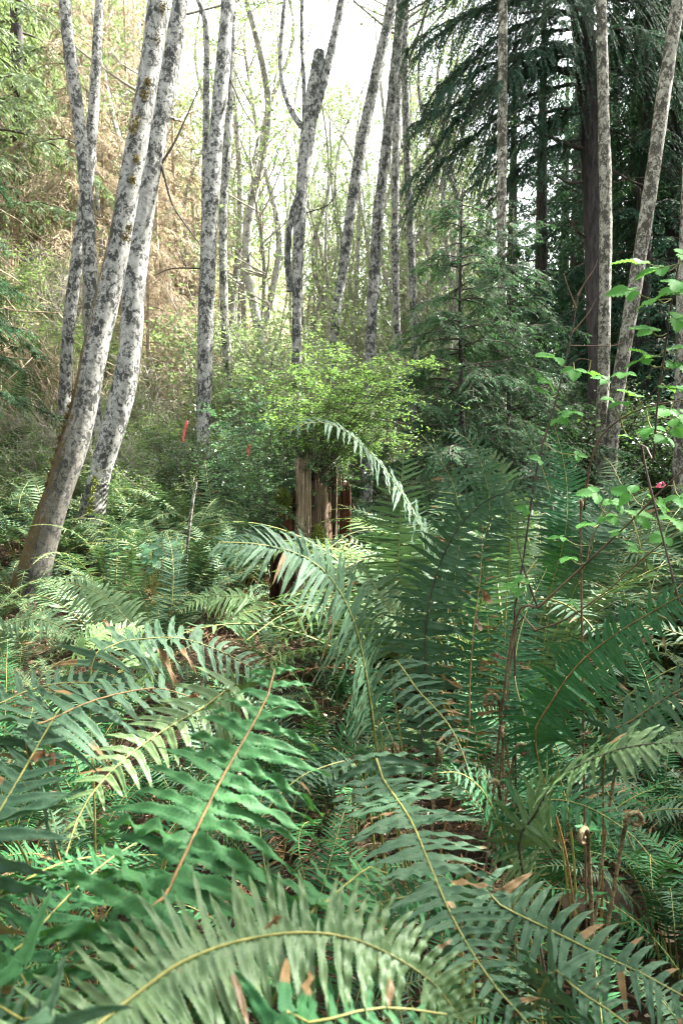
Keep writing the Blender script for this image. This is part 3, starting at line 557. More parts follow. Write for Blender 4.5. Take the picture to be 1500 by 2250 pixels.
# ------------------------------------------------------------------ trees
def trunk_mesh(mb, pts, rad, rng, sides=14, n=60, jit=0.035, flare=0.0):
    c, fr, ln = spline(pts, n); r = np.interp(np.linspace(0, 1, n), fr, rad)
    if flare: r = r*(1+flare*np.exp(-np.linspace(0, ln, n)/0.35))
    r = r*(1+0.03*np.sin(np.linspace(0, ln*5, n)+rng.random()*6)+rng.normal(0, .012, n))
    tubes(mb, c, r, sides, 0, jitter=jit, rng=rng, cap=True)
    return c, r
def leafy_crown(rng, H, R, nb, nl, leaf, up=0.6):
    """limbs, twigs and sparse leaves round a leader that starts at the origin"""
    wood, leaves = MB(), MB()
    z = H*rng.random(nb)**0.9; az = rng.random(nb)*6.283; K = 6; u = np.linspace(0, 1, K)
    L = R*(1-0.65*z/H)*rng.uniform(.6, 1.1, nb)
    D = np.stack([np.cos(az), np.sin(az), rng.uniform(up*.5, up*1.3, nb)], 1)
    p = np.stack([0*z, 0*z, z], 1)[:, None]+L[:, None, None]*(u[None, :, None]*D[:, None]+0.25*(u**2)[None, :, None]*UP)+rng.normal(0, .03, (nb, K, 3))*L[:, None, None]*u[None, :, None]
    tubes(wood, p, (0.006+0.010*L)[:, None]*(1-0.8*u)[None], 4)
    m = nb*9; b = rng.integers(nb, size=m); t = rng.uniform(.25, 1, m); i = np.minimum((t*(K-1)).astype(int), K-2); f = (t*(K-1)-i)[:, None]
    q0 = p[b, i]*(1-f)+p[b, i+1]*f; d = nrm(rng.normal(0, 1, (m, 3))*np.array([1, 1, .6])+D[b]*.8); l2 = L[b]*rng.uniform(.2, .5, m); u4 = np.linspace(0, 1, 4)
    tp = q0[:, None]+l2[:, None, None]*(u4[None, :, None]*d[:, None])+rng.normal(0, .04, (m, 4, 3))*l2[:, None, None]*u4[None, :, None]
    tubes(wood, tp, 0.005*np.ones((m, 1))*(1-0.6*u4)[None], 3)
    j = rng.integers(m, size=nl); t = rng.uniform(.2, 1.05, nl)[:, None]
    pos = tp[j, 0]*(1-t)+tp[j, 3]*t+rng.normal(0, .05*R/2, (nl, 3))
    rhombs(leaves, pos, rng.normal(0, 1, (nl, 3))-UP*.2, leaf*rng.uniform(.6, 1.2, nl), leaf*.62*rng.uniform(.7, 1.1, nl), nrm(rng.normal(0, 1, (nl, 3))+UP*.8), var=rng.random(nl), bend=.12)
    return wood, leaves
def as_data(mb, name, mats):
    o = mb.build(name, mats); d = o.data; bpy.data.objects.remove(o); return d
def link(name, data, parent, loc=(0, 0, 0), rz=0.0, sc=1.0):
    o = bpy.data.objects.new(name, data); COL.objects.link(o); o.parent = parent; o.location = loc; o.rotation_euler = (0, 0, rz); o.scale = (sc, sc, sc); return o
_r = np.random.default_rng(31); CROWNS = []
for k in range(3):
    w_, l_ = leafy_crown(_r, 5.5, 2.6, 26, 2600, .085); CROWNS.append((as_data(w_, 'crown', M['twig_grey']), as_data(l_, 'leaves', M['alder_leaf'])))

def alder(label, pts, d, mat='alder', top=14.0, seed=1, group='alder trunks', branches=(), crown=True, sides=14, toground=True, flare=0.0, name='alder_tree', jit=0.04):
    """pts from the foot up: (px, py, width in px[, depth])"""
    rng = np.random.default_rng(seed); c = []; r = []
    for q in pts:
        dd = q[3] if len(q) > 3 else d; c.append(P(q[0], q[1], dd)); r.append(q[2]*dd/FPX/2)
    if toground:
        g = gz(c[0][0], c[0][1])
        if c[0][2] > g:
            t = c[0]-c[1]; t = t/abs(t[2])*(c[0][2]-g+.15); c.insert(0, c[0]+t*np.array([.5, .5, 1])); r.insert(0, r[0]*1.12)
    if top and c[-1][2] < top:
        t = nrm(c[-1]-c[-2]); t = t/max(t[2], .3); hgt = top-c[-1][2]
        c.append(c[-1]+t*hgt*.5); r.append(r[-1]*.75); c.append(c[-1]+(t*.5+UP*.5)*hgt*.5); r.append(r[-1]*.4)
    o = c[0].copy(); root = thing(name, label, 'tree', o, 0, group)
    mb = MB(); trunk_mesh(mb, c, r, rng, sides, 80, jit, flare); mb.build('trunk', M[mat], root, o)
    for b in branches:
        bp = [P(x[0], x[1], x[2] if len(x) > 2 else d) for x in b['p']]; m2 = MB(); cc, fr, _ = spline(bp, 26)
        tubes(m2, cc, b['w'][0]*d/FPX/2*(1-np.linspace(0, 1, 26))+b['w'][1]*d/FPX/2*np.linspace(0, 1, 26), 7, jitter=.12, rng=rng)
        N = b.get('side', 8)
        if N:
            i = rng.integers(5, 25, N); dr = nrm(rng.normal(0, 1, (N, 3))+nrm(cc[i]-cc[i-1])*.9); u = np.linspace(0, 1, 5); l = rng.uniform(.12, .5, N)*d/12
            tw = cc[i][:, None]+l[:, None, None]*(u[None, :, None]*dr[:, None])+rng.normal(0, .05, (N, 5, 3))*l[:, None, None]*u[None, :, None]
            tubes(m2, tw, np.full((N, 5), .0035*d/12), 3)
        m2.build('branch', M[b.get('m', 'twig_dark')], root, o)
    if crown:
        k = seed % 3; e = c[-1]-o-UP*4.2
        cr = link('crown', CROWNS[k][0], root, e, rng.random()*6); link('foliage', CROWNS[k][1], cr)
    return root, o

def moss_clump(parent, o, spots, mat, d, rng, n=260, name='moss'):
    for (px, py, s, dd) in spots:
        mb = MB(); c = P(px, py, dd); R = s*dd/FPX
        p = c+rng.normal(0, 1, (n, 3))*R*np.array([.4, .35, .55]); rhombs(mb, p, nrm(rng.normal(0, 1, (n, 3))-UP*.4), rng.uniform(.012, .03, n)*dd/7, .010*dd/7, nrm(rng.normal(0, 1, (n, 3))), var=rng.random(n))
        mb.build(name, M[mat], parent, o)

rA = np.random.default_rng(3)
a1, o1 = alder('thick leaning alder at the left with rusty moss up its lower left side', [(42, 1365, 66, 7.0), (77, 1250, 63, 7.0), (106, 1150, 61, 7.0), (155, 1000, 60, 7.0), (184, 900, 57, 7.0), (213, 750, 56, 7.0), (249, 600, 51, 7.0), (286, 400, 47, 7.0), (322, 200, 46, 7.05), (350, 0, 45, 7.1), (362, -90, 44, 7.15)], 7.0, 'alder_near', 13, 4, flare=.45, sides=22)
moss_clump(a1, o1, [(300, 268, 15, 6.9), (290, 282, 11, 6.88), (318, 205, 11, 6.92), (345, 85, 12, 7.0), (358, 15, 14, 7.0), (278, 520, 11, 6.85), (283, 500, 8, 6.85), (300, 350, 8, 6.9), (292, 395, 7, 6.9), (325, 180, 9, 6.95)], 'moss_gold', 7, rA, 130)
moss_clump(a1, o1, [(22+k*7.6+(0 if k < 9 else (k-9)*-.5), 1340-k*25, 8+3*math.sin(k*2.1), 6.93) for k in range(20)], 'moss_rust', 7, rA, 110)
a2, o2 = alder('pale alder close behind the thick leaning one, bent at its mossy foot', [(200, 1160, 56, 8.2), (218, 1050, 47, 8.2), (246, 950, 50, 8.2), (274, 850, 52, 8.2), (288, 750, 49, 8.2), (296, 620, 49, 8.2), (312, 500, 47, 8.2), (329, 380, 46, 8.2), (364, 200, 42, 8.2), (384, 90, 37, 8.2), (396, 0, 34, 8.2), (402, -60, 33, 8.2)], 8.2, 'alder', 14, 5, flare=.4, sides=20,
    branches=[dict(p=[(355, 365), (380, 450), (420, 510), (445, 545)], w=(6, 2.5), side=7), dict(p=[(355, 360), (385, 310), (415, 245), (440, 190)], w=(6, 2), side=6)])
moss_clump(a2, o2, [(196+k*4, 1120-k*22, 9, 8.0) for k in range(4)], 'moss', 8, rA, 140)
alder('slim alder crossing behind its twin left of the thick leaning trunk', [(150, 740, 26), (172, 560, 28), (188, 430, 27), (205, 250, 24), (214, 90, 20), (222, -60, 18)], 11.0, 'alder', 14, 6, branches=[dict(p=[(190, 330), (140, 305), (70, 315)], w=(4, 1.5))])
alder('slim dark blotched alder curving left at its top near the left edge', [(215, 980, 24), (200, 740, 30), (197, 560, 30), (190, 420, 28), (172, 250, 28), (150, 90, 26), (138, -60, 24)], 10.6, 'alder_dark', 14, 7)
alder('straight alder left of centre with dense dark flecks and clean pale base', [(443, 1060, 28), (448, 950, 28), (450, 850, 30), (453, 700, 33), (461, 500, 33), (470, 350, 34), (485, 200, 32), (501, 0, 29), (506, -60, 28)], 10.5, 'alder', 15, 8, sides=18,
    branches=[dict(p=[(445, 590), (380, 590), (340, 605)], w=(4, 2)), dict(p=[(500, 160), (535, 240), (560, 275)], w=(4, 2))])
alder('thinner alder half hidden behind the straight flecked trunk', [(505, 880, 22), (494, 700, 18), (490, 500, 18), (500, 300, 18), (508, 100, 17), (512, -60, 16)], 15, 'alder', 14, 9)
alder('dark mossy bent alder just left of the straight flecked trunk', [(440, 720, 11), (447, 540, 12), (450, 400, 13), (453, 220, 14), (452, 60, 12), (432, -10, 10), (420, -60, 10)], 13, 'alder_dark', 11, 10)
alder('broken topped alder left of the bright sky gap with a forked leader', [(652, 690, 20), (655, 560, 24), (662, 430, 27), (674, 310, 31), (688, 210, 34), (697, 150, 28), (702, 112, 22)], 13, 'alder_dark', 0, 11, crown=False, sides=18,
    branches=[dict(p=[(690, 255), (715, 160), (735, 80), (752, -10), (765, -90)], w=(22, 15), m='alder_dark', side=0), dict(p=[(664, 280), (640, 245), (622, 190), (616, 110), (626, 0), (630, -60)], w=(12, 8), m='alder', side=4),
              dict(p=[(668, 260), (667, 180), (663, 90), (664, -60)], w=(10, 7), m='alder_dark', side=3), dict(p=[(636, 640), (632, 540), (645, 460), (660, 420)], w=(14, 14), m='alder_dark', side=3), dict(p=[(666, 470), (720, 450), (745, 410)], w=(3, 1.5))])
alder('leaning alder in the middle right of the broken topped one', [(735, 730, 20), (752, 600, 22), (768, 480, 23), (795, 310, 25), (825, 170, 25), (850, 60, 24), (875, -70, 22)], 15, 'alder_dark', 15, 12)
alder('leaning alder in the middle with a bare pale lower stem', [(815, 725, 24), (822, 600, 25), (830, 480, 24), (846, 340, 23), (862, 200, 22), (876, 60, 21), (888, -70, 20)], 14.2, 'alder_dark', 15, 13)
alder('upright alder just left of the hemlock boughs', [(872, 780, 16), (868, 600, 17), (868, 420, 18), (872, 260, 18), (880, 110, 17), (884, -60, 16)], 17, 'alder', 14, 14)
alder('thin alder with dark bark touching the hanging hemlock boughs', [(908, 700, 16), (902, 520, 17), (894, 340, 17), (890, 180, 16), (890, 40, 15), (890, -60, 14)], 16.5, 'alder_dark', 14, 15, branches=[dict(p=[(892, 150), (920, 70), (945, 0), (960, -40)], w=(7, 4))])
alder('straight white alder in front of the hemlock boughs', [(1104, 980, 16), (1103, 800, 17), (1101, 620, 18), (1101, 440, 21), (1103, 260, 21), (1104, 100, 20), (1104, -60, 19)], 11.4, 'alder_warm', 14, 16)
alder('lichen spotted alder standing right before the dark hemlock trunk', [(1318, 1010, 26), (1324, 850, 26), (1328, 650, 26), (1330, 450, 27), (1325, 250, 25), (1322, 100, 24), (1318, -60, 22)], 11.0, 'alder_warm', 14, 17)
alder('lichen spotted alder leaning right near the right edge', [(1345, 950, 30), (1362, 820, 30), (1385, 680, 31), (1410, 530, 30), (1436, 360, 30), (1458, 200, 30), (1480, 60, 28), (1498, -60, 26)], 10.4, 'alder_warm', 14, 18)
alder('brown trunk at the right edge behind the bramble leaves', [(1490, 1000, 26), (1494, 880, 26), (1496, 760, 26), (1500, 600, 25), (1515, 300, 24), (1530, 0, 22)], 10, 'alder_warm', 14, 19)
# a broken white stem in the ferns
ws, wo = alder('slender broken white stem standing in the ferns below the straight alder', [(408, 1260, 6), (415, 1170, 7), (424, 1100, 6.5), (432, 1060, 5)], 6.6, 'alder_warm', 0, 20, group='broken stems', crown=False, sides=8, name='broken_stem')

# ------------------------------------------------------------------ conifers
def boughs(needle, wood, roots, az, L, e0, drop, rng, sp=.07, sp3=.035, leaf=.09, w=.016, hang=.5, dens=1.0):
    """drooping flat sprays; one bough per entry of roots"""
    for k in range(len(roots)):
        l = L[k]; a = az[k]; h = np.array([math.cos(a), math.sin(a), 0]); S = np.array([-math.sin(a), math.cos(a), 0]); K = 10; u = np.linspace(0, 1, K)
        ax = roots[k]+l*(u[:, None]*(h+UP*e0[k])-drop[k]*(u**2)[:, None]*UP)+rng.normal(0, .015*l, (K, 3))*u[:, None]
        tubes(wood, ax, (.004+.011*l)*(1-.85*u), 5)
        n2 = max(6, int(l/sp*dens)*2); t = np.sort(rng.uniform(.10, 1, n2)); i = np.minimum((t*(K-1)).astype(int), K-2); f = (t*(K-1)-i)[:, None]
        q = ax[i]*(1-f)+ax[i+1]*f; sd = rng.choice([-1., 1.], n2)[:, None]
        l2 = l*(.10+.42*(1-t)**.8*np.minimum(1, t*3.5))*rng.uniform(.5, 1.25, n2)
        D = nrm(sd*S*rng.uniform(.5, 1.1, (n2, 1))+h*rng.uniform(.4, 1, (n2, 1))+UP*rng.normal(-.1, .18, (n2, 1)))
        hg = hang*rng.uniform(.5, 1.5, n2)
        u4 = np.linspace(0, 1, 5); tw = q[:, None]+l2[:, None, None]*(u4[None, :, None]*D[:, None]-hg[:, None, None]*(u4**2)[None, :, None]*UP)
        tubes(wood, tw, .0035*np.ones((n2, 1))*(1-.6*u4)[None], 3)
        m = np.maximum(3, (l2/sp3*2).astype(int)); j = np.repeat(np.arange(n2), m); M_ = len(j); v = rng.random(M_)
        pos = q[j]+l2[j][:, None]*(v[:, None]*D[j]-(hg[j]*v**2)[:, None]*UP)
        tg = nrm(D[j]-2*(hg[j]*v)[:, None]*UP); s3 = nrm(np.cross(tg, UP)+1e-6); s = rng.choice([-1., 1.], M_)[:, None]
        d3 = nrm(tg*rng.uniform(.4, 1.1, (M_, 1))+s*s3*rng.uniform(.5, 1, (M_, 1))-UP*rng.uniform(.05, .55, (M_, 1)))
        rhombs(needle, pos, d3, leaf*rng.uniform(.5, 1.3, M_)*(1.1-.5*v), w*rng.uniform(.7, 1.3, M_), nrm(np.cross(tg, s3)*1+rng.normal(0, .5, (M_, 3))), var=np.clip(rng.normal(.45, .22, M_)+.25*(v-.5), 0, 1), bend=.06)
def conifer_data(seed, H, z0, R, nb, needle, wood='twig_dark', bark='hemlock_bark', tr=.22, leaf=.10, w=.018, sp=.09, sp3=.045, hang=.5, e=(.05, .3), dr=(.35, .75)):
    rng = np.random.default_rng(seed); nd, wd, tk = MB(), MB(), MB()
    z = z0+(H-z0)*np.linspace(0, .97, nb)+rng.normal(0, .08, nb); az = np.arange(nb)*2.4+rng.normal(0, .4, nb)
    L = R*(1-(z-z0)/(H-z0+.3))**.75*rng.uniform(.7, 1.12, nb)+.15
    boughs(nd, wd, np.stack([0*z, 0*z, z], 1), az, L, rng.uniform(*e, nb), rng.uniform(*dr, nb), rng, sp, sp3, leaf, w, hang)
    trunk_mesh(tk, [(0, 0, -.3), (.03, 0, H*.3), (0, .03, H*.7), (0, 0, H)], [tr, tr*.85, tr*.45, .004], rng, 12, 50, .06, .2)
    return as_data(tk, 'trunk', M[bark]), as_data(wd, 'bough', M[wood]), as_data(nd, 'foliage', M[needle])
def conifer(data, label, x, y, rz=0, sc=1.0, group=None, name='hemlock_tree', dz=0):
    r = thing(name, label, 'tree', (x, y, gz(x, y)+dz), rz, group); link('trunk', data[0], r, sc=sc); b = link('crown', data[1], r, sc=sc); link('foliage', data[2], b); return r

# the big hemlock behind the right-hand alders: dark trunk, boughs sweeping to the left
rH = np.random.default_rng(8)
hp = [(1318, 1000, 34), (1310, 800, 38), (1306, 600, 42), (1302, 420, 46), (1292, 200, 50), (1274, 0, 50), (1262, -120, 48)]; hd = 13.0
hc = [P(a, b, hd) for a, b, c in hp]; hr = [c*hd/FPX/2 for a, b, c in hp]; t_ = nrm(hc[-1]-hc[-2]); hc += [hc[-1]+t_*3, hc[-1]+t_*6+UP*2]; hr += [.16, .05]
ho = hc[0].copy(); ho[2] = gz(ho[0], ho[1])-.1; hc[0][2] = ho[2]
hem = thing('hemlock_tree', 'big dark hemlock with long drooping boughs behind the lichen spotted alders', 'tree', ho, 0, 'hemlocks')
mb = MB(); hcc, hrr = trunk_mesh(mb, hc, hr, rH, 18, 80, .05, .25); mb.build('trunk', M['hemlock_bark'], hem, ho)
def on_trunk(py): 
    z = P(0, py, hd)[2]; i = int(np.argmin(abs(hcc[:, 2]-z))); return hcc[i]
def bough_part(name, specs, needle, **kw):
    nd, wd = MB(), MB(); boughs(nd, wd, np.array([s[0] for s in specs]), [s[1] for s in specs], [s[2] for s in specs], [s[3] for s in specs], [s[4] for s in specs], rH, **kw)
    w_ = wd.build('bough', M['twig_dark'], hem, ho); f_ = nd.build('foliage', M[needle], w_); f_.location = -ho; f_.location = (0, 0, 0)
    me = f_.data; me.transform(__import__('mathutils').Matrix.Translation((-ho[0], -ho[1], -ho[2])))
for (py, azd, L, e, d_) in [(165, 182, 3.3, .10, .45), (120, 200, 3.2, .12, .55), (60, 172, 3.0, .1, .5), (10, 192, 3.3, .1, .5), (-40, 178, 3.2, .1, .45), (-90, 205, 3.2, .1, .5), (-150, 186, 3.3, .05, .5), (-200, 170, 3.2, .05, .5), (-260, 198, 3.2, .0, .5), (230, 208, 2.6, .05, .6), (250, 160, 2.4, .05, .6),
                            (-10, 350, 2.6, .05, .55), (60, 20, 2.4, .05, .6), (-80, 5, 2.8, .05, .5), (150, 340, 2.4, .0, .6), (260, 10, 2.0, .0, .7), (-150, 330, 2.8, .05, .5), (-220, 15, 2.8, 0, .5), (90, 300, 2.2, .05, .6), (-60, 290, 2.4, .05, .55), (-180, 250, 2.8, .05, .5), (20, 245, 2.6, .1, .6), (-120, 230, 3.0, .05, .5), (130, 225, 2.6, .08, .6), (-300, 270, 2.6, 0, .5), (-340, 180, 2.8, 0, .5), (-340, 330, 2.6, 0, .5), (190, 178, 3.4, .05, .75), (110, 186, 3.4, .05, .8), (40, 194, 3.3, .05, .8), (300, 188, 2.4, 0, .8)]:
    bough_part('bough', [(on_trunk(py), math.radians(azd), L*(.86 if 150 < azd < 215 else 1.0), e, d_)], 'needle', sp=.042, sp3=.018, leaf=.062, w=.011, hang=1.2)
for b, w_ in [([(1265, 165, 13), (1215, 150, 12.9), (1165, 142, 12.9), (1115, 132, 12.8)], (14, 7)), ([(1290, 330, 13), (1240, 315, 12.8), (1190, 290, 12.6), (1158, 255, 12.5)], (11, 5)), ([(1285, 398, 13), (1250, 402, 12.8), (1218, 385, 12.6)], (7, 3)), ([(1262, 28, 13), (1200, 24, 12.9), (1140, 30, 12.7)], (10, 5)), ([(1290, 525, 13), (1260, 500, 12.8), (1240, 470, 12.7)], (6, 3)), ([(1340, 370, 13), (1380, 395, 12.7), (1420, 410, 12.5)], (6, 3))]:
    m2 = MB(); cc, _, _ = spline([P(*q) for q in b], 20); tubes(m2, cc, np.linspace(w_[0], w_[1], 20)*hd/FPX/2, 7, jitter=.15, rng=rH)
    N = 8; i = rH.integers(5, 19, N); dr_ = nrm(rH.normal(0, 1, (N, 3))-UP*.3); u = np.linspace(0, 1, 5); l = rH.uniform(.2, .7, N)
    tubes(m2, cc[i][:, None]+l[:, None, None]*(u[None, :, None]*dr_[:, None])+rH.normal(0, .04, (N, 5, 3))*u[None, :, None], np.full((N, 5), .005), 3)
    m2.build('dead_branch', M['root_dark'], hem, ho)

for k, (x, y, sc) in enumerate([(-6.5, -3, 1.0), (-3.2, -6, 1.05), (1.2, -9, .95), (4.2, -5.5, 1.0), (7.5, -3.5, 1.0), (-8.5, 1.0, .95), (-2, -10, 1.1), (3, -10, 1.1), (-9.5, -8, 1.1), (9, -9, 1.1)]):  # unseen hemlocks, added around the camera to block low sky light
    BACK_TREES = BACK_TREES+[(x, y, sc)] if k else [(x, y, sc)]
YH = conifer_data(41, 4.3, .35, 1.35, 84, 'needle_mid', tr=.04, leaf=.07, w=.011, sp=.05, sp3=.03, hang=.5, e=(-.1, .6), dr=(.2, .8))
DK = [conifer_data(50+k, 17, 1.2, 3.2, 64, 'needle', tr=.26, leaf=.17, w=.035, sp=.12, sp3=.07, hang=.6) for k in range(2)]
BR = [conifer_data(60+k, 9, .3, 2.2, 60, 'needle_brown', wood='twig_tan', bark='twig_tan', tr=.10, leaf=.16, w=.022, sp=.10, sp3=.075, hang=.8, dr=(.5, .9)) for k in range(2)]
PL = [conifer_data(70+k, 15, 1.0, 2.8, 60, 'needle_pale', tr=.2, leaf=.2, w=.04, sp=.13, sp3=.09, hang=.7) for k in range(2)]
x, y, _ = P(1010, 970, 9.3); conifer(YH, 'young feathery hemlock with green sprays right of the stump', x, y, 0.4, 1.0, 'young hemlocks', 'young_hemlock')
x, y, _ = P(1120, 970, 10.4); conifer(YH, 'young hemlock with lighter green sprays behind the straight white alder', x, y, 2.0, 1.02, 'young hemlocks', 'young_hemlock')
lab = 'dark hemlock in the shade behind the right hand alders'
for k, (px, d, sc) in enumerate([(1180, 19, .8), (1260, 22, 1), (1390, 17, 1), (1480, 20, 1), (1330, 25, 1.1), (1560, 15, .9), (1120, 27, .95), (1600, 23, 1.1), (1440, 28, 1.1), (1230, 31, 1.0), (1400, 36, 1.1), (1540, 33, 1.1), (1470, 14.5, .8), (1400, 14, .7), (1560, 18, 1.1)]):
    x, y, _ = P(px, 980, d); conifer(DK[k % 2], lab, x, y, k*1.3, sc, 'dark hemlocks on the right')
# shade trees beside the path, their outer boughs reach into the right of the view
for k, (x, y, sc) in enumerate([(6.4, 7.2, .68), (5.8, 3.4, .78), (8.5, 12.0, .8), (9.5, 6.0, 1.1), (8.6, 1.2, 1.0), (11, 9.5, 1.1)]):
    conifer(DK[k % 2], 'dark hemlock whose boughs hang in at the right edge', x, y, k*2.1, sc, 'hemlocks at the right edge')
for k, (x, y, sc) in enumerate(BACK_TREES):
    conifer(DK[k % 2], 'unseen dark hemlock added behind the viewpoint to screen low sky light', x, y, k*1.9, sc, 'unseen hemlocks behind the viewpoint')
for k, (px, d, sc) in enumerate([(170, 17, .9), (200, 21, 1.0), (260, 25, 1.1), (350, 19, .75), (390, 23, .9), (150, 28, 1.2), (310, 30, 1.2), (290, 22, 1.0), (430, 28, .9), (240, 17.5, .6), (330, 15.5, .5), (230, 34, 1.4), (380, 34, 1.2)]):
    x, y, _ = P(px, 980, d); conifer(BR[k % 2], 'withered tan conifer on the left slope', x, y, k*1.7, sc, 'withered conifers on the slope', 'withered_conifer')
for k, (px, d, sc) in enumerate([(-10, 15, .75), (60, 18, .8), (10, 20, .8), (40, 27, 1.0), (270, 40, .9), (100, 33, 1.0), (-60, 24, 1.0), (330, 46, 1.0), (180, 44, 1.0), (520, 42, .6)]):
    x, y, _ = P(px, 980, d); conifer(PL[k % 2], 'pale green conifer high on the left slope', x, y, k*1.1, sc, 'pale conifers on the slope', 'slope_conifer')
x, y, _ = P(-165, 980, 9.5); cj = conifer(YH, 'conifer at the left edge whose green bough pokes into view', x, y, 0.3, 1.15, None, 'edge_conifer', .35)

# ------------------------------------------------------------------ pale poles in the valley and on the slope
rP = np.random.default_rng(12); POLES = []
for k in range(5):
    mb = MB(); H = 15; w_ = rP.normal(0, .35, (6, 2)); w_[0] = 0
    pts = [(w_[j][0]*j/3, w_[j][1]*j/3, -.4+H*j/5) for j in range(6)]
    trunk_mesh(mb, pts, [.11, .09, .08, .065, .045, .015], rP, 9, 50, .04)
    wd, lv = leafy_crown(rP, 11, 1.7, 46, 1500, .10, .7)
    wd.v = [v+np.array([0, 0, 3.5]) for v in wd.v]; lv.v = [v+np.array([0, 0, 3.5]) for v in lv.v]
    POLES.append((as_data(mb, 'trunk', M['pole']), as_data(wd, 'crown', M['twig_grey']), as_data(lv, 'foliage', M['alder_leaf'])))
def pole(px, d, k, sc, rz, label, group):
    x, y, _ = P(px, 980, d); r = thing('slender_alder', label, 'tree', (x, y, gz(x, y)), rz, group); r.rotation_euler = (rP.normal(0, .05), rP.normal(0, .06), rz); r.scale = (sc*rP.uniform(.7, 1.25), sc*rP.uniform(.7, 1.25), sc)
    link('trunk', POLES[k][0], r); c = link('crown', POLES[k][1], r); link('foliage', POLES[k][2], c)
for k in range(96):
    d = rP.uniform(18, 50); px = rP.uniform(480, 1090) if k < 58 else rP.uniform(640, 960)
    if 680 < px < 860 or k >= 58: d = rP.uniform(24, 38)
    pole(px, d, k % 5, rP.uniform(.8, 1.05)*(1 if not 690 < px < 850 else .88), rP.random()*6.28, 'thin pale alder pole in the bright valley behind the middle trunks', 'pale poles in the valley')
for k in range(16):
    pole(rP.uniform(850, 1060), rP.uniform(19, 30), k % 5, rP.uniform(.7, .95), rP.random()*6.28, 'thin pale alder pole seen through the gap left of the young hemlocks', 'pale poles left of the young hemlocks')
for k in range(16):
    pole(rP.uniform(-20, 480), rP.uniform(17, 36), k % 5, rP.uniform(.5, .8), rP.random()*6.28, 'thin pale pole among the withered conifers on the left slope', 'pale poles on the slope')

# ------------------------------------------------------------------ shrubs
def shrub_data(seed, H, R, ns, nt, nl, leaf, lm, wm, flat=.6, cls=.02, tw=.004):
    rng = np.random.default_rng(seed); wd, lv = MB(), MB(); K = 7; u = np.linspace(0, 1, K)
    az = rng.random(ns)*6.283; rr = R*np.sqrt(rng.random(ns)); hh = H*rng.uniform(.55, 1, ns)
    e = np.stack([rr*np.cos(az), rr*np.sin(az), hh], 1); b = e*np.array([.25, .25, 0])
    p = b[:, None]*(1-u)[None, :, None]+e[:, None]*u[None, :, None]+np.stack([-np.cos(az), -np.sin(az), 0*az+.2], 1)[:, None]*(np.sin(u*math.pi)[None, :, None]*R*.15)+rng.normal(0, .03*H, (ns, K, 3))*u[None, :, None]
    tubes(wd, p, (.004+.004*H)*np.ones((ns, 1))*(1-.7*u)[None], 4)
    s = rng.integers(ns, size=nt); t = rng.uniform(.25, 1, nt); i = np.minimum((t*(K-1)).astype(int), K-2); f = (t*(K-1)-i)[:, None]
    q = p[s, i]*(1-f)+p[s, i+1]*f; d = nrm(rng.normal(0, 1, (nt, 3))*np.array([1, 1, flat])+UP*.15); l = rng.uniform(.12, .38, nt)*(R+H)*.5; u4 = np.linspace(0, 1, 5)
    tp = q[:, None]+l[:, None, None]*u4[None, :, None]*d[:, None]+rng.normal(0, .05, (nt, 5, 3))*l[:, None, None]*u4[None, :, None]
    tubes(wd, tp, tw*np.ones((nt, 1))*(1-.6*u4)[None], 3)
    if nl:
        j = rng.integers(nt, size=nl); t = rng.uniform(.15, 1.05, nl)[:, None]; pos = tp[j, 0]*(1-t)+tp[j, 4]*t+rng.normal(0, cls, (nl, 3))
        rhombs(lv, pos, rng.normal(0, 1, (nl, 3))*np.array([1, 1, .35]), leaf*rng.uniform(.6, 1.25, nl), leaf*.6*rng.uniform(.7, 1.1, nl), nrm(rng.normal(0, .5, (nl, 3))+UP), var=rng.random(nl), bend=.1)
    return as_data(wd, 'stems', M[wm]), (as_data(lv, 'foliage', M[lm]) if nl else None)
def shrub(data, label, x, y, rz, sc, group, name='shrub', dz=0.0, scz=None):
    r = thing(name, label, 'shrub', (x, y, gz(x, y)+dz), rz, group); r.scale = (sc, sc, scz or sc); link('stem', data[0], r)
    if data[1]: link('foliage', data[1], r)
    return r
SH_Y = [shrub_data(80+k, 2.6, 1.1, 14, 240, 3200, .06, 'alder_leaf', 'twig_grey', cls=.05) for k in range(2)]
SH_G = [shrub_data(90+k, 1.6, 1.0, 18, 300, 4200, .05, 'shrub_leaf', 'twig_grey', cls=.05) for k in range(2)]
SH_D = [shrub_data(95+k, 1.3, .8, 16, 300, 4800, .038, 'dark_leaf', 'twig_dark', cls=.04) for k in range(2)]
SH_T = [shrub_data(98+k, 1.9, 1.1, 30, 420, 700, .045, 'shrub_leaf', 'twig_tan' if k else 'twig_grey', cls=.05, tw=.0055, flat=1.0) for k in range(2)]
rS = np.random.default_rng(21)
def put(n, pxr, dr, lib, label, group, sc, name='shrub'):
    for k in range(n):
        px = rS.uniform(*pxr); d = rS.uniform(*dr); x, y, _ = P(px, 980, d); s = rS.uniform(*sc)
        shrub(lib[k % len(lib)], label, x, y, rS.random()*6.28, s, group, name)
put(34, (500, 1060), (17, 34), SH_Y, 'yellow green leafy shrub among the pale poles of the valley', 'leafy shrubs in the valley', (1.0, 1.7))
put(16, (480, 1000), (12, 19), SH_G, 'green shrub behind the bright bush on the stump', 'green shrubs behind the stump', (.65, 1.1))
put(16, (-20, 470), (12, 21), SH_T, 'twiggy half bare shrub at the foot of the left slope', 'twiggy shrubs of the left slope', (.8, 1.3), 'twiggy_shrub')
put(40, (-20, 440), (9.5, 19), SH_G, 'green shrub on the lower left slope', 'green shrubs of the left slope', (.5, .95))
put(3, (-20, 240), (9, 11), SH_T[:1], 'twiggy half bare shrub among the ferns behind the leaning alders', 'twiggy shrubs by the leaning alders', (.55, .8), 'twiggy_shrub')
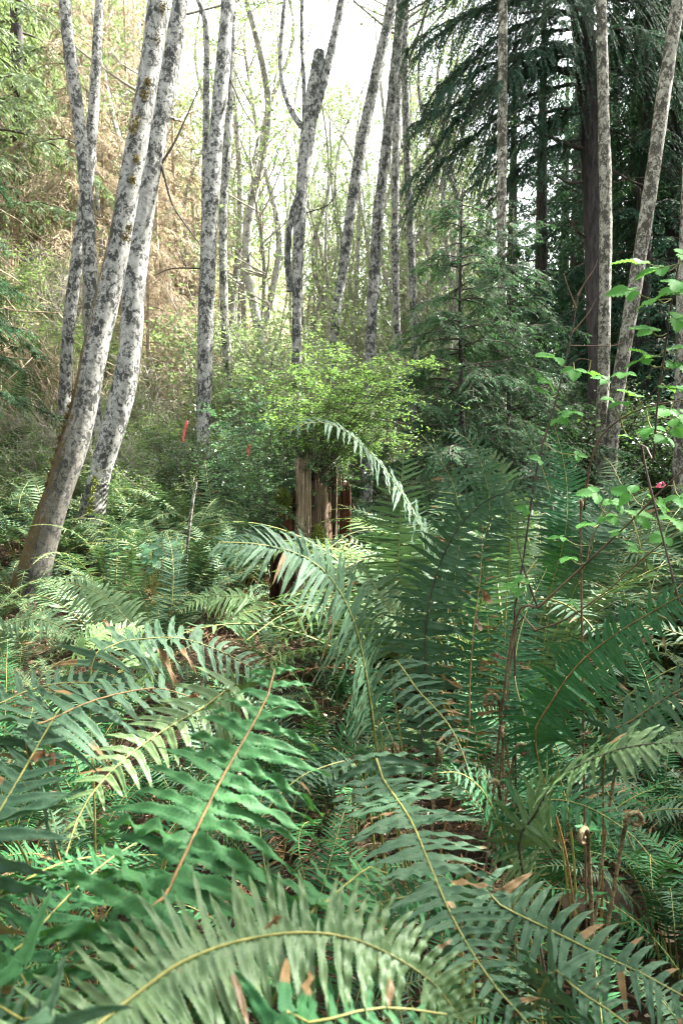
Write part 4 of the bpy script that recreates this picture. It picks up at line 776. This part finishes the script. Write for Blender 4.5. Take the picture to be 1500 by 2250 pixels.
put(20, (-20, 420), (8.6, 12), SH_G, 'low green shrub among the ferns behind the leaning alders', 'green shrubs by the leaning alders', (.4, .7)) 
put(14, (450, 720), (14, 24), SH_Y, 'leafy shrub between the straight flecked alder and the broken topped one', 'leafy shrubs behind the straight alder', (1.0, 1.8))
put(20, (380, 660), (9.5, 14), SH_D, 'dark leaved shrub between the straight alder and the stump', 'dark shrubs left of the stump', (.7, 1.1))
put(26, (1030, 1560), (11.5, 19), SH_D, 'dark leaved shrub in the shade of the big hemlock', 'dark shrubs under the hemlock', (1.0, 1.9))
put(9, (1150, 1540), (17, 28), SH_Y, 'yellow green shrub lit behind the right hand alders', 'lit shrubs behind the right alders', (1.2, 2.2))
# the hollow far behind reads as one mass of leaves
mbf = MB(); N = 30000; yy = rS.uniform(36, 75, N); xx = rS.uniform(-.46, .46, N)*yy; hz = rS.random(N)**1.1*rS.uniform(5, 15, N)
gap = np.exp(-((xx/yy-.02)/.07)**2); hz = hz*(1-.15*gap)
rhombs(mbf, np.stack([xx, yy, _h(xx, yy)+hz], 1), rS.normal(0, 1, (N, 3)), rS.uniform(.15, .4, N), rS.uniform(.10, .22, N), nrm(rS.normal(0, 1, (N, 3))), var=rS.random(N))
tag(mbf.build('far_woods', M['alder_leaf']), 'bright green leafy woods far down the valley', 'woods', kind='stuff')
# dead brush on the slope
mbb = MB(); N = 9000; yy = rS.uniform(11, 42, N); xx = (-3.2+.13*(yy-12))-rS.random(N)**.7*12; k_ = np.abs(xx) < .5*yy; xx, yy = xx[k_], yy[k_]; N = len(xx)
b = np.stack([xx, yy, _h(xx, yy)+rS.uniform(0, .9, N)], 1); dr_ = nrm(rS.normal(0, 1, (N, 3))*np.array([1, .7, .55])+np.array([.6, -.2, -.55])); l = rS.uniform(.3, 1.7, N); u = np.linspace(0, 1, 5)
st = b[:, None]+l[:, None, None]*u[None, :, None]*dr_[:, None]+rS.normal(0, .06, (N, 5, 3))*l[:, None, None]-.25*l[:, None, None]*(u**2)[None, :, None]*UP
tubes(mbb, st, rS.uniform(.004, .011, N)[:, None]*np.ones((1, 5)), 3)
tag(mbb.build('dead_brush', M['twig_tan']), 'tangle of dead tan twigs covering the left slope', 'brush', kind='stuff')

# ------------------------------------------------------------------ the rotten stump and the bush growing on it
rT = np.random.default_rng(99)
so = np.array([STX+.06, STY+.15, 0]); so[2] = gz(so[0], so[1])-.05
stump = thing('tree_stump', 'tall rotten stump with a pale split front plank and mossy foot', 'stump', so)
def shell(cx, cy, z0, z1, r, jag, rng, na=46, nz=26, groove=.10):
    mb = MB(); a = np.linspace(0, 2*math.pi, na, endpoint=False); g = 1+groove*np.repeat(rng.normal(0, 1, na//2), 2)[:na]*.8+groove*.5*rng.normal(0, 1, na)
    top = z1-jag*np.abs(np.repeat(rng.normal(0, 1, (na+2)//3), 3)[:na])
    u = np.linspace(0, 1, nz)[:, None]; z = z0+(top-z0)[None]*u
    rad = r*(1+.45*np.exp(-u/.12)-.12*u)*g[None]*(1+.03*rng.normal(0, 1, (nz, na))*.4)
    v = np.stack([cx+rad*np.cos(a), cy+rad*np.sin(a), z], -1)
    inn = np.stack([cx+.55*rad[-1]*np.cos(a), cy+.55*rad[-1]*np.sin(a), z[-1]-.06], -1); low = inn.copy(); low[:, 2] = z0+.35*(z1-z0)
    v = np.concatenate([v.reshape(-1, 3), inn, low]); R_ = nz+2; i, j = np.meshgrid(np.arange(R_-1), np.arange(na), indexing='ij')
    q = np.stack([i*na+j, i*na+(j+1) % na, (i+1)*na+(j+1) % na, (i+1)*na+j], -1).reshape(-1, 4); mb.add(v, quads=q); return mb
def splinter(px0, px1, py_top, py_bot, d, thick, rng, lean=0.0, jag=.05):
    """an upright slab of split wood with a broken top"""
    n = 9; mb = MB(); xs = np.linspace(px0, px1, n); rows = 30; V = []
    tz = np.array([P(0, py_top, d)[2]]*n)-jag*np.abs(rng.normal(0, 1, n)); bz = P(0, py_bot, d)[2]
    dep = rng.normal(0, thick*.22, n)
    for f in (0, 1):
        for k in range(rows):
            u = k/(rows-1); x = np.array([P(x_, 0, d)[0] for x_ in xs])*1.0; x = x.mean()+(x-x.mean())*(1.12-.2*u)+lean*u+.004*np.sin(u*9+f)
            y = d+CAM[1]+f*thick+dep*(1-2*f)+rng.normal(0, .003, n)
            V.append(np.stack([x, y, bz+(tz-bz)*u], 1))
    V = np.array(V); mb.add(V.reshape(-1, 3)); Q = []
    for k in range(rows-1):
        for j in range(n-1):
            a = k*n+j; Q.append([a, a+1, a+1+n, a+n]); b = (rows+k)*n+j; Q.append([b, b+n, b+n+1, b+1])
        Q.append([k*n, k*n+n, (rows+k)*n+n, (rows+k)*n]); Q.append([k*n+n-1, (rows+k)*n+n-1, (rows+k)*n+2*n-1, k*n+2*n-1])
    t = (rows-1)*n
    for j in range(n-1): Q.append([t+j, t+j+1, rows*n+t+j+1, rows*n+t+j])
    mb.q.append(np.array(Q)); mb.qm.append(np.zeros(len(Q)))
    for k in range(int(26*(px1-px0)/30)):                       # loose fibres standing proud of the face
        x = P(rng.uniform(px0, px1), 0, d)[0]; za = rng.uniform(bz+.1, tz.min()-.05); zb = min(tz.max()+.03, za+rng.uniform(.1, .7)); q = np.linspace(0, 1, 8)
        tubes(mb, np.stack([x+.008*np.cumsum(rng.normal(0, .3, 8)), np.full(8, d-.004)+rng.normal(0, .003, 8), za+(zb-za)*q], 1), np.full(8, rng.uniform(.0015, .005)), 4)
    return mb
zt = P(0, 1050, 6.1)[2]
shell(so[0], so[1]+.05, so[2]-.1, zt, .17, .22, rT).build('trunk', M['stump_wood'], stump, so)
for sp_, mt, nm, lb in [((648, 683, 1000, 1400, 5.93, .06, rT, 0, .03), 'plank_wood', 'plank', 'pale split plank'), ((612, 648, 1085, 1410, 5.98, .12, rT, .01, .05), 'rot_wood', 'slab', 'dark red rotten slab'),
                    ((688, 702, 1030, 1400, 6.0, .05, rT, 0, .06), 'stump_wood', 'splinter', None), ((704, 718, 1045, 1400, 6.15, .06, rT, 0, .08), 'stump_wood', 'splinter', None), ((724, 738, 1020, 1400, 6.1, .05, rT, .01, .08), 'stump_wood', 'splinter', None), ((742, 768, 1050, 1400, 6.2, .07, rT, .01, .10), 'rot_wood', 'splinter', None), ((590, 612, 1180, 1410, 6.05, .10, rT, .02, .06), 'rot_wood', 'slab', None)]:
    o_ = splinter(*sp_).build(nm, M[mt], stump, so)
    if lb: o_['label'] = lb
def tufts(spots, mat, parent, origin, n, size, rng, name='moss'):
    mb = MB()
    for (px, py, d, sx, sz) in spots:
        c = P(px, py, d); k = np.array([sx, sx*.8, sz])*d/FPX; p = c+nrm(rng.normal(0, 1, (n, 3)))*k*rng.uniform(.5, 1.05, (n, 1))
        rhombs(mb, p, nrm((p-c)/k+rng.normal(0, .5, (n, 3))), size*rng.uniform(.6, 1.4, n), size*.4, nrm(rng.normal(0, 1, (n, 3))), var=rng.random(n))
    return mb.build(name, M[mat], parent, origin)
tufts([(615, 1385, 5.75, 48, 48), (668, 1375, 5.75, 42, 45), (640, 1350, 5.85, 50, 40), (700, 1200, 5.95, 14, 45), (622, 1100, 5.95, 14, 22), (705, 1290, 5.95, 22, 60)], 'moss', stump, so, 900, .03, rT)

def spray_bush(label, foot, ends, rng, lm, nl, leaf, group=None, name='huckleberry_bush', layer=.5):
    f = np.asarray(foot, float); root = thing(name, label, 'bush', f, 0, group); wd, lv = MB(), MB(); K = 8; u = np.linspace(0, 1, K); E = np.asarray(ends); n = len(E)
    p = f[None, None]+u[None, :, None]*(E-f)[:, None]+(np.sin(u*math.pi)[None, :, None]*UP*.10*np.linalg.norm(E-f, axis=1)[:, None, None])+rng.normal(0, .015, (n, K, 3))
    tubes(wd, p, (.0045*(1-.75*u))[None]*np.ones((n, 1)), 5)
    nt = n*26; s = rng.integers(n, size=nt); t = rng.uniform(.35, 1, nt); i = np.minimum((t*(K-1)).astype(int), K-2); fr = (t*(K-1)-i)[:, None]
    q = p[s, i]*(1-fr)+p[s, i+1]*fr; d = nrm(rng.normal(0, 1, (nt, 3))*np.array([1, 1, .14])+nrm(E-f)[s]*.5*np.array([1, 1, .15])); l = rng.uniform(.06, .34, nt)*rng.choice([.5, 1, 1.25], nt); u4 = np.linspace(0, 1, 5)
    tp = q[:, None]+l[:, None, None]*(u4[None, :, None]*d[:, None]-.25*(u4**2)[None, :, None]*UP)+rng.normal(0, .02, (nt, 5, 3))*l[:, None, None]
    tubes(wd, tp, .0022*np.ones((nt, 1))*(1-.6*u4)[None], 3)
    j = rng.integers(nt, size=nl); t = rng.uniform(.1, 1.05, nl)[:, None]; pos = tp[j, 0]*(1-t)+tp[j, 4]*t+rng.normal(0, .008, (nl, 3))
    rhombs(lv, pos, d[j]*.6+rng.normal(0, .8, (nl, 3))*np.array([1, 1, .3]), leaf*rng.uniform(.6, 1.25, nl), leaf*.58*rng.uniform(.8, 1.1, nl), nrm(rng.normal(0, layer*.7, (nl, 3))+UP), var=rng.random(nl), bend=.08)
    wd.build('stem', M['twig_dark'], root, f); lv.build('foliage', M[lm], root, f); return root
E1 = [P(a+rT.normal(0, 22), b+rT.normal(0, 14)+.00035*(a-760)**2, 6.1+rT.normal(0, .28)) for (a, b) in [(610, 790), (640, 765), (680, 760), (720, 755), (760, 750), (800, 760), (850, 755), (900, 765), (940, 775), (650, 800), (700, 795), (760, 790), (810, 795), (860, 800), (640, 840), (690, 835), (740, 830), (790, 835), (840, 835), (890, 850), (920, 870), (650, 880), (710, 880), (770, 880), (830, 890), (880, 900), (900, 930), (840, 940), (600, 830), (780, 920), (740, 930), (600, 890), (640, 920), (700, 930),  (930, 950)]]
spray_bush('bright green small leaved bush growing out of the rotten stump', [so[0]+.02, so[1], zt-.05], E1, rT, 'huckle_leaf', 17000, .024)
E2 = [P(a+rT.normal(0, 12), b+rT.normal(0, 12), 6.25+rT.normal(0, .3)) for (a, b) in [(560, 900), (600, 930), (640, 960), (690, 960), (730, 970), (540, 950), (580, 980), (620, 1000), (520, 1000), (560, 1030), (600, 1050), (500, 930), (540, 1080), (590, 1090), (700, 990), (640, 930), (690, 930), (740, 940), (620, 900), (780, 950), (670, 985)]]
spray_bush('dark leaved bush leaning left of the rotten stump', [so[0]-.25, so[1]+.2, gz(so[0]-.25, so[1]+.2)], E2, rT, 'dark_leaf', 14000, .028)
E3 = [P(a+rT.normal(0, 12), b+rT.normal(0, 12), 8.6+rT.normal(0, .4)) for (a, b) in [(480, 900), (520, 890), (560, 880), (600, 870), (500, 930), (540, 920), (580, 910), (490, 960), (530, 860), (570, 840), (610, 900), (480, 1000), (520, 980)]]
spray_bush('blue green leafy bush right beside the straight flecked alder', [P(540, 1060, 8.7)[0], P(540, 1060, 8.7)[1], gz(P(540, 1060, 8.7)[0], P(540, 1060, 8.7)[1])], E3, rT, 'broad_leaf', 6000, .035)

# ------------------------------------------------------------------ bramble canes with three-part leaves on the right
def leaflet(mb, b, d, nv, L, W, rng, rows=13):
    d = nrm(d); s_ = nrm(np.cross(d, nv)); n2 = np.cross(s_, d); s = np.linspace(0, 1, rows)
    w = W/2*(np.sin(np.pi*np.clip(s, 0, 1)**.72)**.8); w[0] = W*.04; w[-1] = 0.0005
    ser = np.where(np.arange(rows) % 2 == 0, 1.10, .86); ser[0] = 1; cols = np.array([-1, -.5, 0, .5, 1]); dr = rng.uniform(.05, .35); fold = rng.uniform(.1, .3); roll = rng.normal(0, .12)
    V = []
    for k in range(rows):
        for c in cols:
            e = ser[k] if abs(c) == 1 else 1
            V.append(b+d*(L*(s[k]+.05*abs(c)*(1 if k < rows-1 else 0)))+s_*c*w[k]*e+n2*(-dr*L*s[k]**2+fold*w[k]*abs(c)+roll*w[k]*c+.04*W*math.sin(k*math.pi)*1+.035*W*(1 if (k+int(abs(c)*2)) % 2 else -1)))
    q = [[k*5+c, k*5+c+1, k*5+c+6, k*5+c+5] for k in range(rows-1) for c in range(4)]
    mb.add(V, quads=q, mat=0, var=rng.uniform(.2, .9))
def tri_leaf(parent, origin, at, attach, size, rng, facing=None):
    """a stalked leaf of three toothed leaflets at point AT, its stalk rising from ATTACH on the cane"""
    mb = MB(); at = np.asarray(at); st = at-attach; h = st*np.array([1, 1, .2])+rng.normal(0, .02, 3)*np.array([1, 1, 0])
    if np.linalg.norm(h) < 1e-3: h = np.array([1., 0, 0])
    d = nrm(h); nv = nrm((facing if facing is not None else UP*1.0-FWD*rng.uniform(.1, .9)+RIGHT*rng.normal(0, .4))); d = nrm(d-(d*nv).sum()*nv*.8); s_ = nrm(np.cross(d, nv))
    leaflet(mb, at+d*size*.12, d, nv, size, size*.78, rng); leaflet(mb, at, nrm(d*.25+s_), nv+.2*s_, size*.78, size*.58, rng); leaflet(mb, at, nrm(d*.25-s_), nv-.2*s_, size*.78, size*.58, rng)
    c, _, _ = spline([attach, attach*.5+at*.5-UP*.008, at, at+d*size*.12], 10); tubes(mb, c, np.full(10, .0011), 5, 1)
    mb.build('leaf', [M['salmon_leaf'], M['stalk']], parent, origin)
def bramble(label, pts, w, mat, leaves, seed, twigs=()):
    rng = np.random.default_rng(seed); c = PP(pts); r = [.52*x*p[2]/FPX/2 for x, p in zip(w, pts)]
    g = c[0].copy(); g[:2] += rng.normal(0, .12, 2); g[2] = gz(g[0], g[1])-.03
    if c[0][2]-g[2] > .05: c = np.vstack([g+(c[0]-c[1])*.1*np.array([1, 1, 0]), c]); r = [r[0]*1.05]+r
    root = thing('bramble_bush', label, 'bramble', c[0], 0, 'bramble canes on the right'); mb = MB(); cc, fr, _ = spline(c, 60); rr = np.interp(np.linspace(0, 1, 60), fr, r)
    tubes(mb, cc, rr*(1+.25*(np.arange(60) % 6 == 0)), 7, jitter=.1, rng=rng); mb.build('cane', M[mat], root, c[0])
    al = [cc]
    for t in twigs:
        tp = PP(t['p']); i = int(np.argmin(np.linalg.norm(cc-tp[0], axis=1))); tp[0] = cc[i]; c2, _, _ = spline(tp, 24); m2 = MB(); tubes(m2, c2, np.linspace(t.get('w', .0025), .001, 24), 6, jitter=.12, rng=rng)
        m2.build('twig', M[t.get('m', 'cane')], root, c[0]); al.append(c2)
    A = np.vstack(al)
    for (px, py, d, sz) in leaves:
        at = P(px, py, d); dist = np.linalg.norm(A-at, axis=1); a = A[int(np.argmin(dist))]
        if np.linalg.norm(a-at) > .14: a = at+nrm(a-at)*.14*1.0 if False else a
        tri_leaf(root, c[0], at, a, (1.25 if px > 1380 else .95)*sz*d/FPX, rng)
    return root
bramble('upright bramble cane with a reddish bare twig top left of the right hand alders', [(1130, 1420, 1.98), (1132, 1330, 1.95), (1150, 1220, 1.92), (1165, 1110, 1.9), (1185, 1000, 1.9), (1215, 900, 1.9), (1240, 800, 1.9), (1258, 720, 1.9), (1268, 650, 1.9)], [9, 8, 8, 9, 9, 8, 6, 5, 4], 'cane_dark',
    [(1218, 785, 1.85, 52), (1262, 812, 1.85, 40), (1205, 842, 1.86, 36), (1195, 862, 1.86, 32), (1255, 905, 1.86, 40), (1225, 920, 1.88, 34), (1290, 818, 1.86, 36), (1185, 1010, 1.88, 26), (1160, 1120, 1.9, 28), (1265, 1000, 1.88, 24)], 1,
    [dict(p=[(1268, 650, 1.9), (1285, 620, 1.9), (1305, 590, 1.9), (1312, 570, 1.9)], m='cane', w=.003), dict(p=[(1266, 670, 1.9), (1245, 625, 1.9), (1238, 600, 1.9)], w=.0022), dict(p=[(1262, 720, 1.9), (1290, 690, 1.9), (1310, 655, 1.9)], w=.002), dict(p=[(1240, 800, 1.9), (1270, 790, 1.88), (1300, 792, 1.86)], w=.0016), dict(p=[(1250, 770, 1.9), (1340, 760, 1.9), (1370, 752, 1.9)], w=.0018)])
bramble('bramble cane curving right below the lichen spotted alders', [(1275, 1190, 1.85), (1282, 1120, 1.82), (1290, 1050, 1.8), (1310, 975, 1.78), (1355, 925, 1.76), (1425, 893, 1.74), (1510, 878, 1.7)], [9, 9, 8, 8, 7, 6, 6], 'cane',
    [(1370, 885, 1.74, 36), (1400, 870, 1.74, 34), (1345, 880, 1.76, 30), (1370, 820, 1.72, 38), (1330, 835, 1.75, 32), (1430, 940, 1.72, 34), (1465, 900, 1.7, 34), (1380, 960, 1.75, 24)], 2)
bramble('tall dark bramble cane at the right edge carrying the big bright leaves', [(1432, 1090, 1.62), (1436, 1010, 1.6), (1440, 920, 1.58), (1452, 820, 1.56), (1466, 730, 1.54), (1476, 650, 1.52), (1490, 580, 1.5)], [9, 9, 9, 8, 7, 7, 6], 'cane_dark',
    [(1412, 575, 1.5, 48), (1452, 590, 1.5, 42), (1495, 560, 1.5, 52), (1390, 640, 1.52, 40), (1440, 655, 1.5, 48), (1480, 700, 1.5, 46), (1430, 728, 1.54, 40), (1490, 640, 1.48, 50), (1415, 790, 1.56, 34), (1480, 800, 1.54, 36), (1495, 765, 1.54, 40), (1460, 850, 1.56, 36), (1500, 850, 1.55, 38), (1425, 780, 1.56, 34), (1478, 940, 1.58, 38), (1460, 960, 1.58, 32), (1495, 620, 1.45, 44), (1500, 910, 1.56, 36)], 3)
bramble('long bramble cane slanting from the ferns up to the right edge', [(1120, 1420, 1.9), (1190, 1330, 1.84), (1290, 1235, 1.78), (1380, 1150, 1.72), (1450, 1080, 1.68), (1520, 1015, 1.64)], [10, 10, 9, 8, 8, 7], 'cane',
    [(1310, 1085, 1.75, 44), (1345, 1100, 1.74, 38), (1385, 1085, 1.72, 36), (1330, 1135, 1.74, 36), (1395, 1135, 1.7, 42), (1440, 1105, 1.68, 38), (1475, 1140, 1.66, 40), (1250, 1225, 1.78, 32), (1235, 1180, 1.8, 30), (1290, 1150, 1.76, 36), (1360, 1170, 1.73, 30), (1490, 1090, 1.64, 36), (1150, 1270, 1.85, 26), (1145, 1300, 1.85, 24)], 4,
    [dict(p=[(1190, 1330, 1.84), (1150, 1250, 1.86), (1135, 1180, 1.88), (1140, 1140, 1.88)], w=.003, m='cane_dark'), dict(p=[(1290, 1235, 1.78), (1300, 1180, 1.8), (1330, 1130, 1.78)], w=.0018)])
bramble('thin tan bramble cane crossing low over the dark ferns', [(1125, 1430, 1.95), (1180, 1385, 1.9), (1240, 1362, 1.86), (1330, 1300, 1.82), (1420, 1220, 1.78), (1510, 1150, 1.75)], [8, 8, 7, 6, 6, 5], 'cane', [(1260, 1330, 1.84, 26), (1400, 1210, 1.78, 30), (1460, 1180, 1.76, 30), (1130, 1290, 1.9, 24)], 5)

# ------------------------------------------------------------------ broad leaves, flags, fallen leaves, litter
bp = P(345, 1245, 5.6); bo = np.array([bp[0], bp[1], gz(bp[0], bp[1])]); br = thing('broad_leaf_herb', 'low herb with rounded blue green leaves among the ferns right of the alder foot', 'plant', bo)
rB = np.random.default_rng(6)
for k in range(34):
    at = P(345+rB.normal(0, 26), 1228+rB.normal(0, 18), 5.6+rB.normal(0, .15)); mb = MB(); d = nrm(rB.normal(0, 1, 3)*np.array([1, 1, .2])); leaflet(mb, at, d, nrm(UP-FWD*.7+rB.normal(0, .3, 3)), rB.uniform(.06, .10), rB.uniform(.05, .08), rB)
    tubes(mb, np.linspace(bo+rB.normal(0, .04, 3)*np.array([1, 1, 0]), at, 6), np.full(6, .002), 4, 1); mb.build('leaf', [M['broad_leaf'], M['stalk']], br, bo)
def ribbon(label, pts, w, mat):
    p = PP(pts); c, _, _ = spline(p, 20); mb = MB(); e = w*pts[0][2]/FPX/2; s_ = RIGHT*e; tw = np.sin(np.linspace(0, 5, 20))[:, None]
    mb.add(np.stack([c-s_*(.6+.4*tw), c+s_+np.array([0, .4*e, 0])*tw], 1).reshape(-1, 3), quads=[[2*k, 2*k+1, 2*k+3, 2*k+2] for k in range(19)]); o = mb.build('ribbon', M[mat]); o.location = (0, 0, 0)
    sol = o.modifiers.new('thickness', 'SOLIDIFY'); sol.thickness = .001
    return tag(o, label, 'ribbon')
ribbon('red flagging ribbon hanging by the straight flecked alder', [(402, 972, 9.2), (405, 950, 9.2), (412, 928, 9.2), (409, 926, 9.22), (405, 942, 9.2)], 4.5, 'ribbon')
ribbon('red flagging ribbon on the dark bush left of the stump', [(548, 978, 6.2), (545, 990, 6.2), (547, 1003, 6.2)], 6, 'ribbon')
ribbon('pink flagging ribbon tied among the ferns at the right edge', [(1440, 1072, 3.0), (1450, 1060, 3.0), (1446, 1072, 3.0), (1458, 1068, 3.0), (1452, 1058, 3.0)], 7, 'ribbon_pink')
def dead_leaf(label, px, py, d, size, mat, seed, ground=False, nv=None, lobes=True):
    rng = np.random.default_rng(seed); c = P(px, py, d)
    if ground:
        t = (gz(c[0], c[1])+.03-CAM[2])/(c[2]-CAM[2]); c = CAM+(c-CAM)*t; c[2] = gz(c[0], c[1])+.035; d = c[1]
    R = (.8 if lobes else .62)*size*d/FPX/2; nv = nrm(nv if nv is not None else UP+rng.normal(0, .3, 3)); s_ = nrm(np.cross(nv, rng.normal(0, 1, 3))); t_ = np.cross(nv, s_); mb = MB(); na, nr = 40, 7; a = np.linspace(0, 6.283, na, endpoint=False)
    rad = (.62+.30*np.abs(np.cos(2.5*a))**1.5+.06*rng.normal(0, 1, na)) if lobes else 1/np.sqrt(np.cos(a)**2+(np.sin(a)/.36)**2)*(1+.08*rng.normal(0, 1, na))
    k1, k2, ph = (rng.uniform(.3, .9), rng.uniform(.15, .35), rng.random()*6) if lobes else (rng.uniform(.5, 1.2), rng.uniform(.3, .5), rng.random()*6); V = [c]
    for i in range(1, nr+1):
        q = i/nr; x = R*q*rad*np.cos(a); y = R*q*rad*np.sin(a); z = k1*x*x/R+k2*R*np.sin(3*a+ph)*q*q+.05*R*rng.normal(0, 1, na)*q; V += list(c+x[:, None]*s_+y[:, None]*t_+z[:, None]*nv)
    T = [[0, 1+j, 1+(j+1) % na] for j in range(na)]; Q = [[1+(i-1)*na+j, 1+i*na+j, 1+i*na+(j+1) % na, 1+(i-1)*na+(j+1) % na] for i in range(1, nr) for j in range(na)]
    mb.add(V, quads=Q, tris=T, var=rng.random()); st, _, _ = spline([c, c+s_*R*.9-nv*R*.1, c+s_*R*1.6+nv*R*.1], 8); tubes(mb, st, np.full(8, .0012), 4)
    return tag(mb.build('dead_leaf', M[mat], None, c), label, 'dead leaf', 'fallen leaves')
for i, (lb, px, py, sz, mt) in enumerate([('pale lobed fallen leaf left of the biggest pale leaf at the lower right', 1265, 1985, 120, 'maple_leaf'), ('pale fallen leaf with a greyish top at the lower right, biggest of the pale leaves', 1350, 1990, 150, 'maple_leaf'), ('brown curled fallen leaf beside the biggest pale leaf', 1420, 2000, 110, 'litter_leaf'),
        ('dry rust brown leaf lying left of the pale fallen leaves', 1190, 1950, 110, 'rust_leaf'), ('dull brown fallen leaf under the right hand fiddleheads', 1300, 1920, 100, 'litter_leaf'), ('small pale fallen leaf at the right edge', 1470, 2060, 90, 'maple_leaf'), ('brown leaf lying on the litter before the stump moss', 690, 1460, 46, 'rust_leaf'), ('tan leaf lying on the litter right of the stump moss', 730, 1440, 40, 'maple_leaf'), ('curled brown leaf in the gap below the bright frond', 600, 1870, 70, 'rust_leaf'), ('pale curled leaf in the gap beside the slanting dull frond', 680, 1860, 60, 'maple_leaf')]):
    dead_leaf(lb, px, py, 2.2, sz, mt, 300+i, True)
for i, (lb, px, py, d, sz, mt) in enumerate([('big rusty curled leaf caught on the withered brown frond', 1068, 1312, 2.0, 62, 'rust_leaf'), ('crumpled tan leaf caught low on the withered brown frond', 1050, 1370, 1.98, 50, 'maple_leaf'), ('tan curled leaf hanging between the withered frond and fiddleheads', 1090, 1440, 1.9, 50, 'maple_leaf'), ('long rusty curled leaf hanging at the left edge fern', 103, 1660, .96, 85, 'rust_leaf'), ('tan crumpled leaf on the top of the left arching fern', 430, 1530, 1.46, 70, 'rust_leaf'), ('pink brown leaf resting across the wide bottom frond', 605, 2020, .72, 60, 'rust_leaf'), ('brown dry leaf caught under the bright green frond', 415, 1838, .92, 48, 'rust_leaf'), ('pale dry leaf hanging by the right hand bramble stems', 1410, 1410, 1.6, 55, 'maple_leaf'), ('pale curled leaf caught on the low right fern', 1290, 1610, 1.5, 36, 'maple_leaf')]):
    dead_leaf(lb, px, py, d, sz, mt, 330+i, False, -FWD+rB.normal(0, .3, 3), False)
ml = MB(); N = 16000; yy = .6+rB.random(N)**.8*9; xx = rB.uniform(-.6, .6, N)*(yy+.6)
rhombs(ml, np.stack([xx, yy, _h(xx, yy)+rB.uniform(.004, .05, N)], 1), rB.normal(0, 1, (N, 3))*np.array([1, 1, .3]), rB.uniform(.015, .05, N), rB.uniform(.008, .025, N), nrm(rB.normal(0, .45, (N, 3))+UP), var=rB.random(N), dead=(rB.random(N) < .12)*.8, bend=.15)
tag(ml.build('leaf_litter', M['litter_leaf']), 'brown fallen leaves and bits covering the forest floor', 'litter', kind='stuff')
mt_ = MB(); N = 900; yy = .6+rB.random(N)*8; xx = rB.uniform(-.6, .6, N)*(yy+.6); b = np.stack([xx, yy, _h(xx, yy)+rB.uniform(.005, .07, N)], 1); d = nrm(rB.normal(0, 1, (N, 3))*np.array([1, 1, .25])); l = rB.uniform(.08, .4, N); u = np.linspace(-.5, .5, 5)
tubes(mt_, b[:, None]+l[:, None, None]*u[None, :, None]*d[:, None]+rB.normal(0, .03, (N, 5, 3))*l[:, None, None], rB.uniform(.0015, .004, N)[:, None]*np.ones((1, 5)), 4)
tag(mt_.build('twig_litter', M['cane']), 'thin dry twigs strewn over the forest floor', 'twigs', kind='stuff')
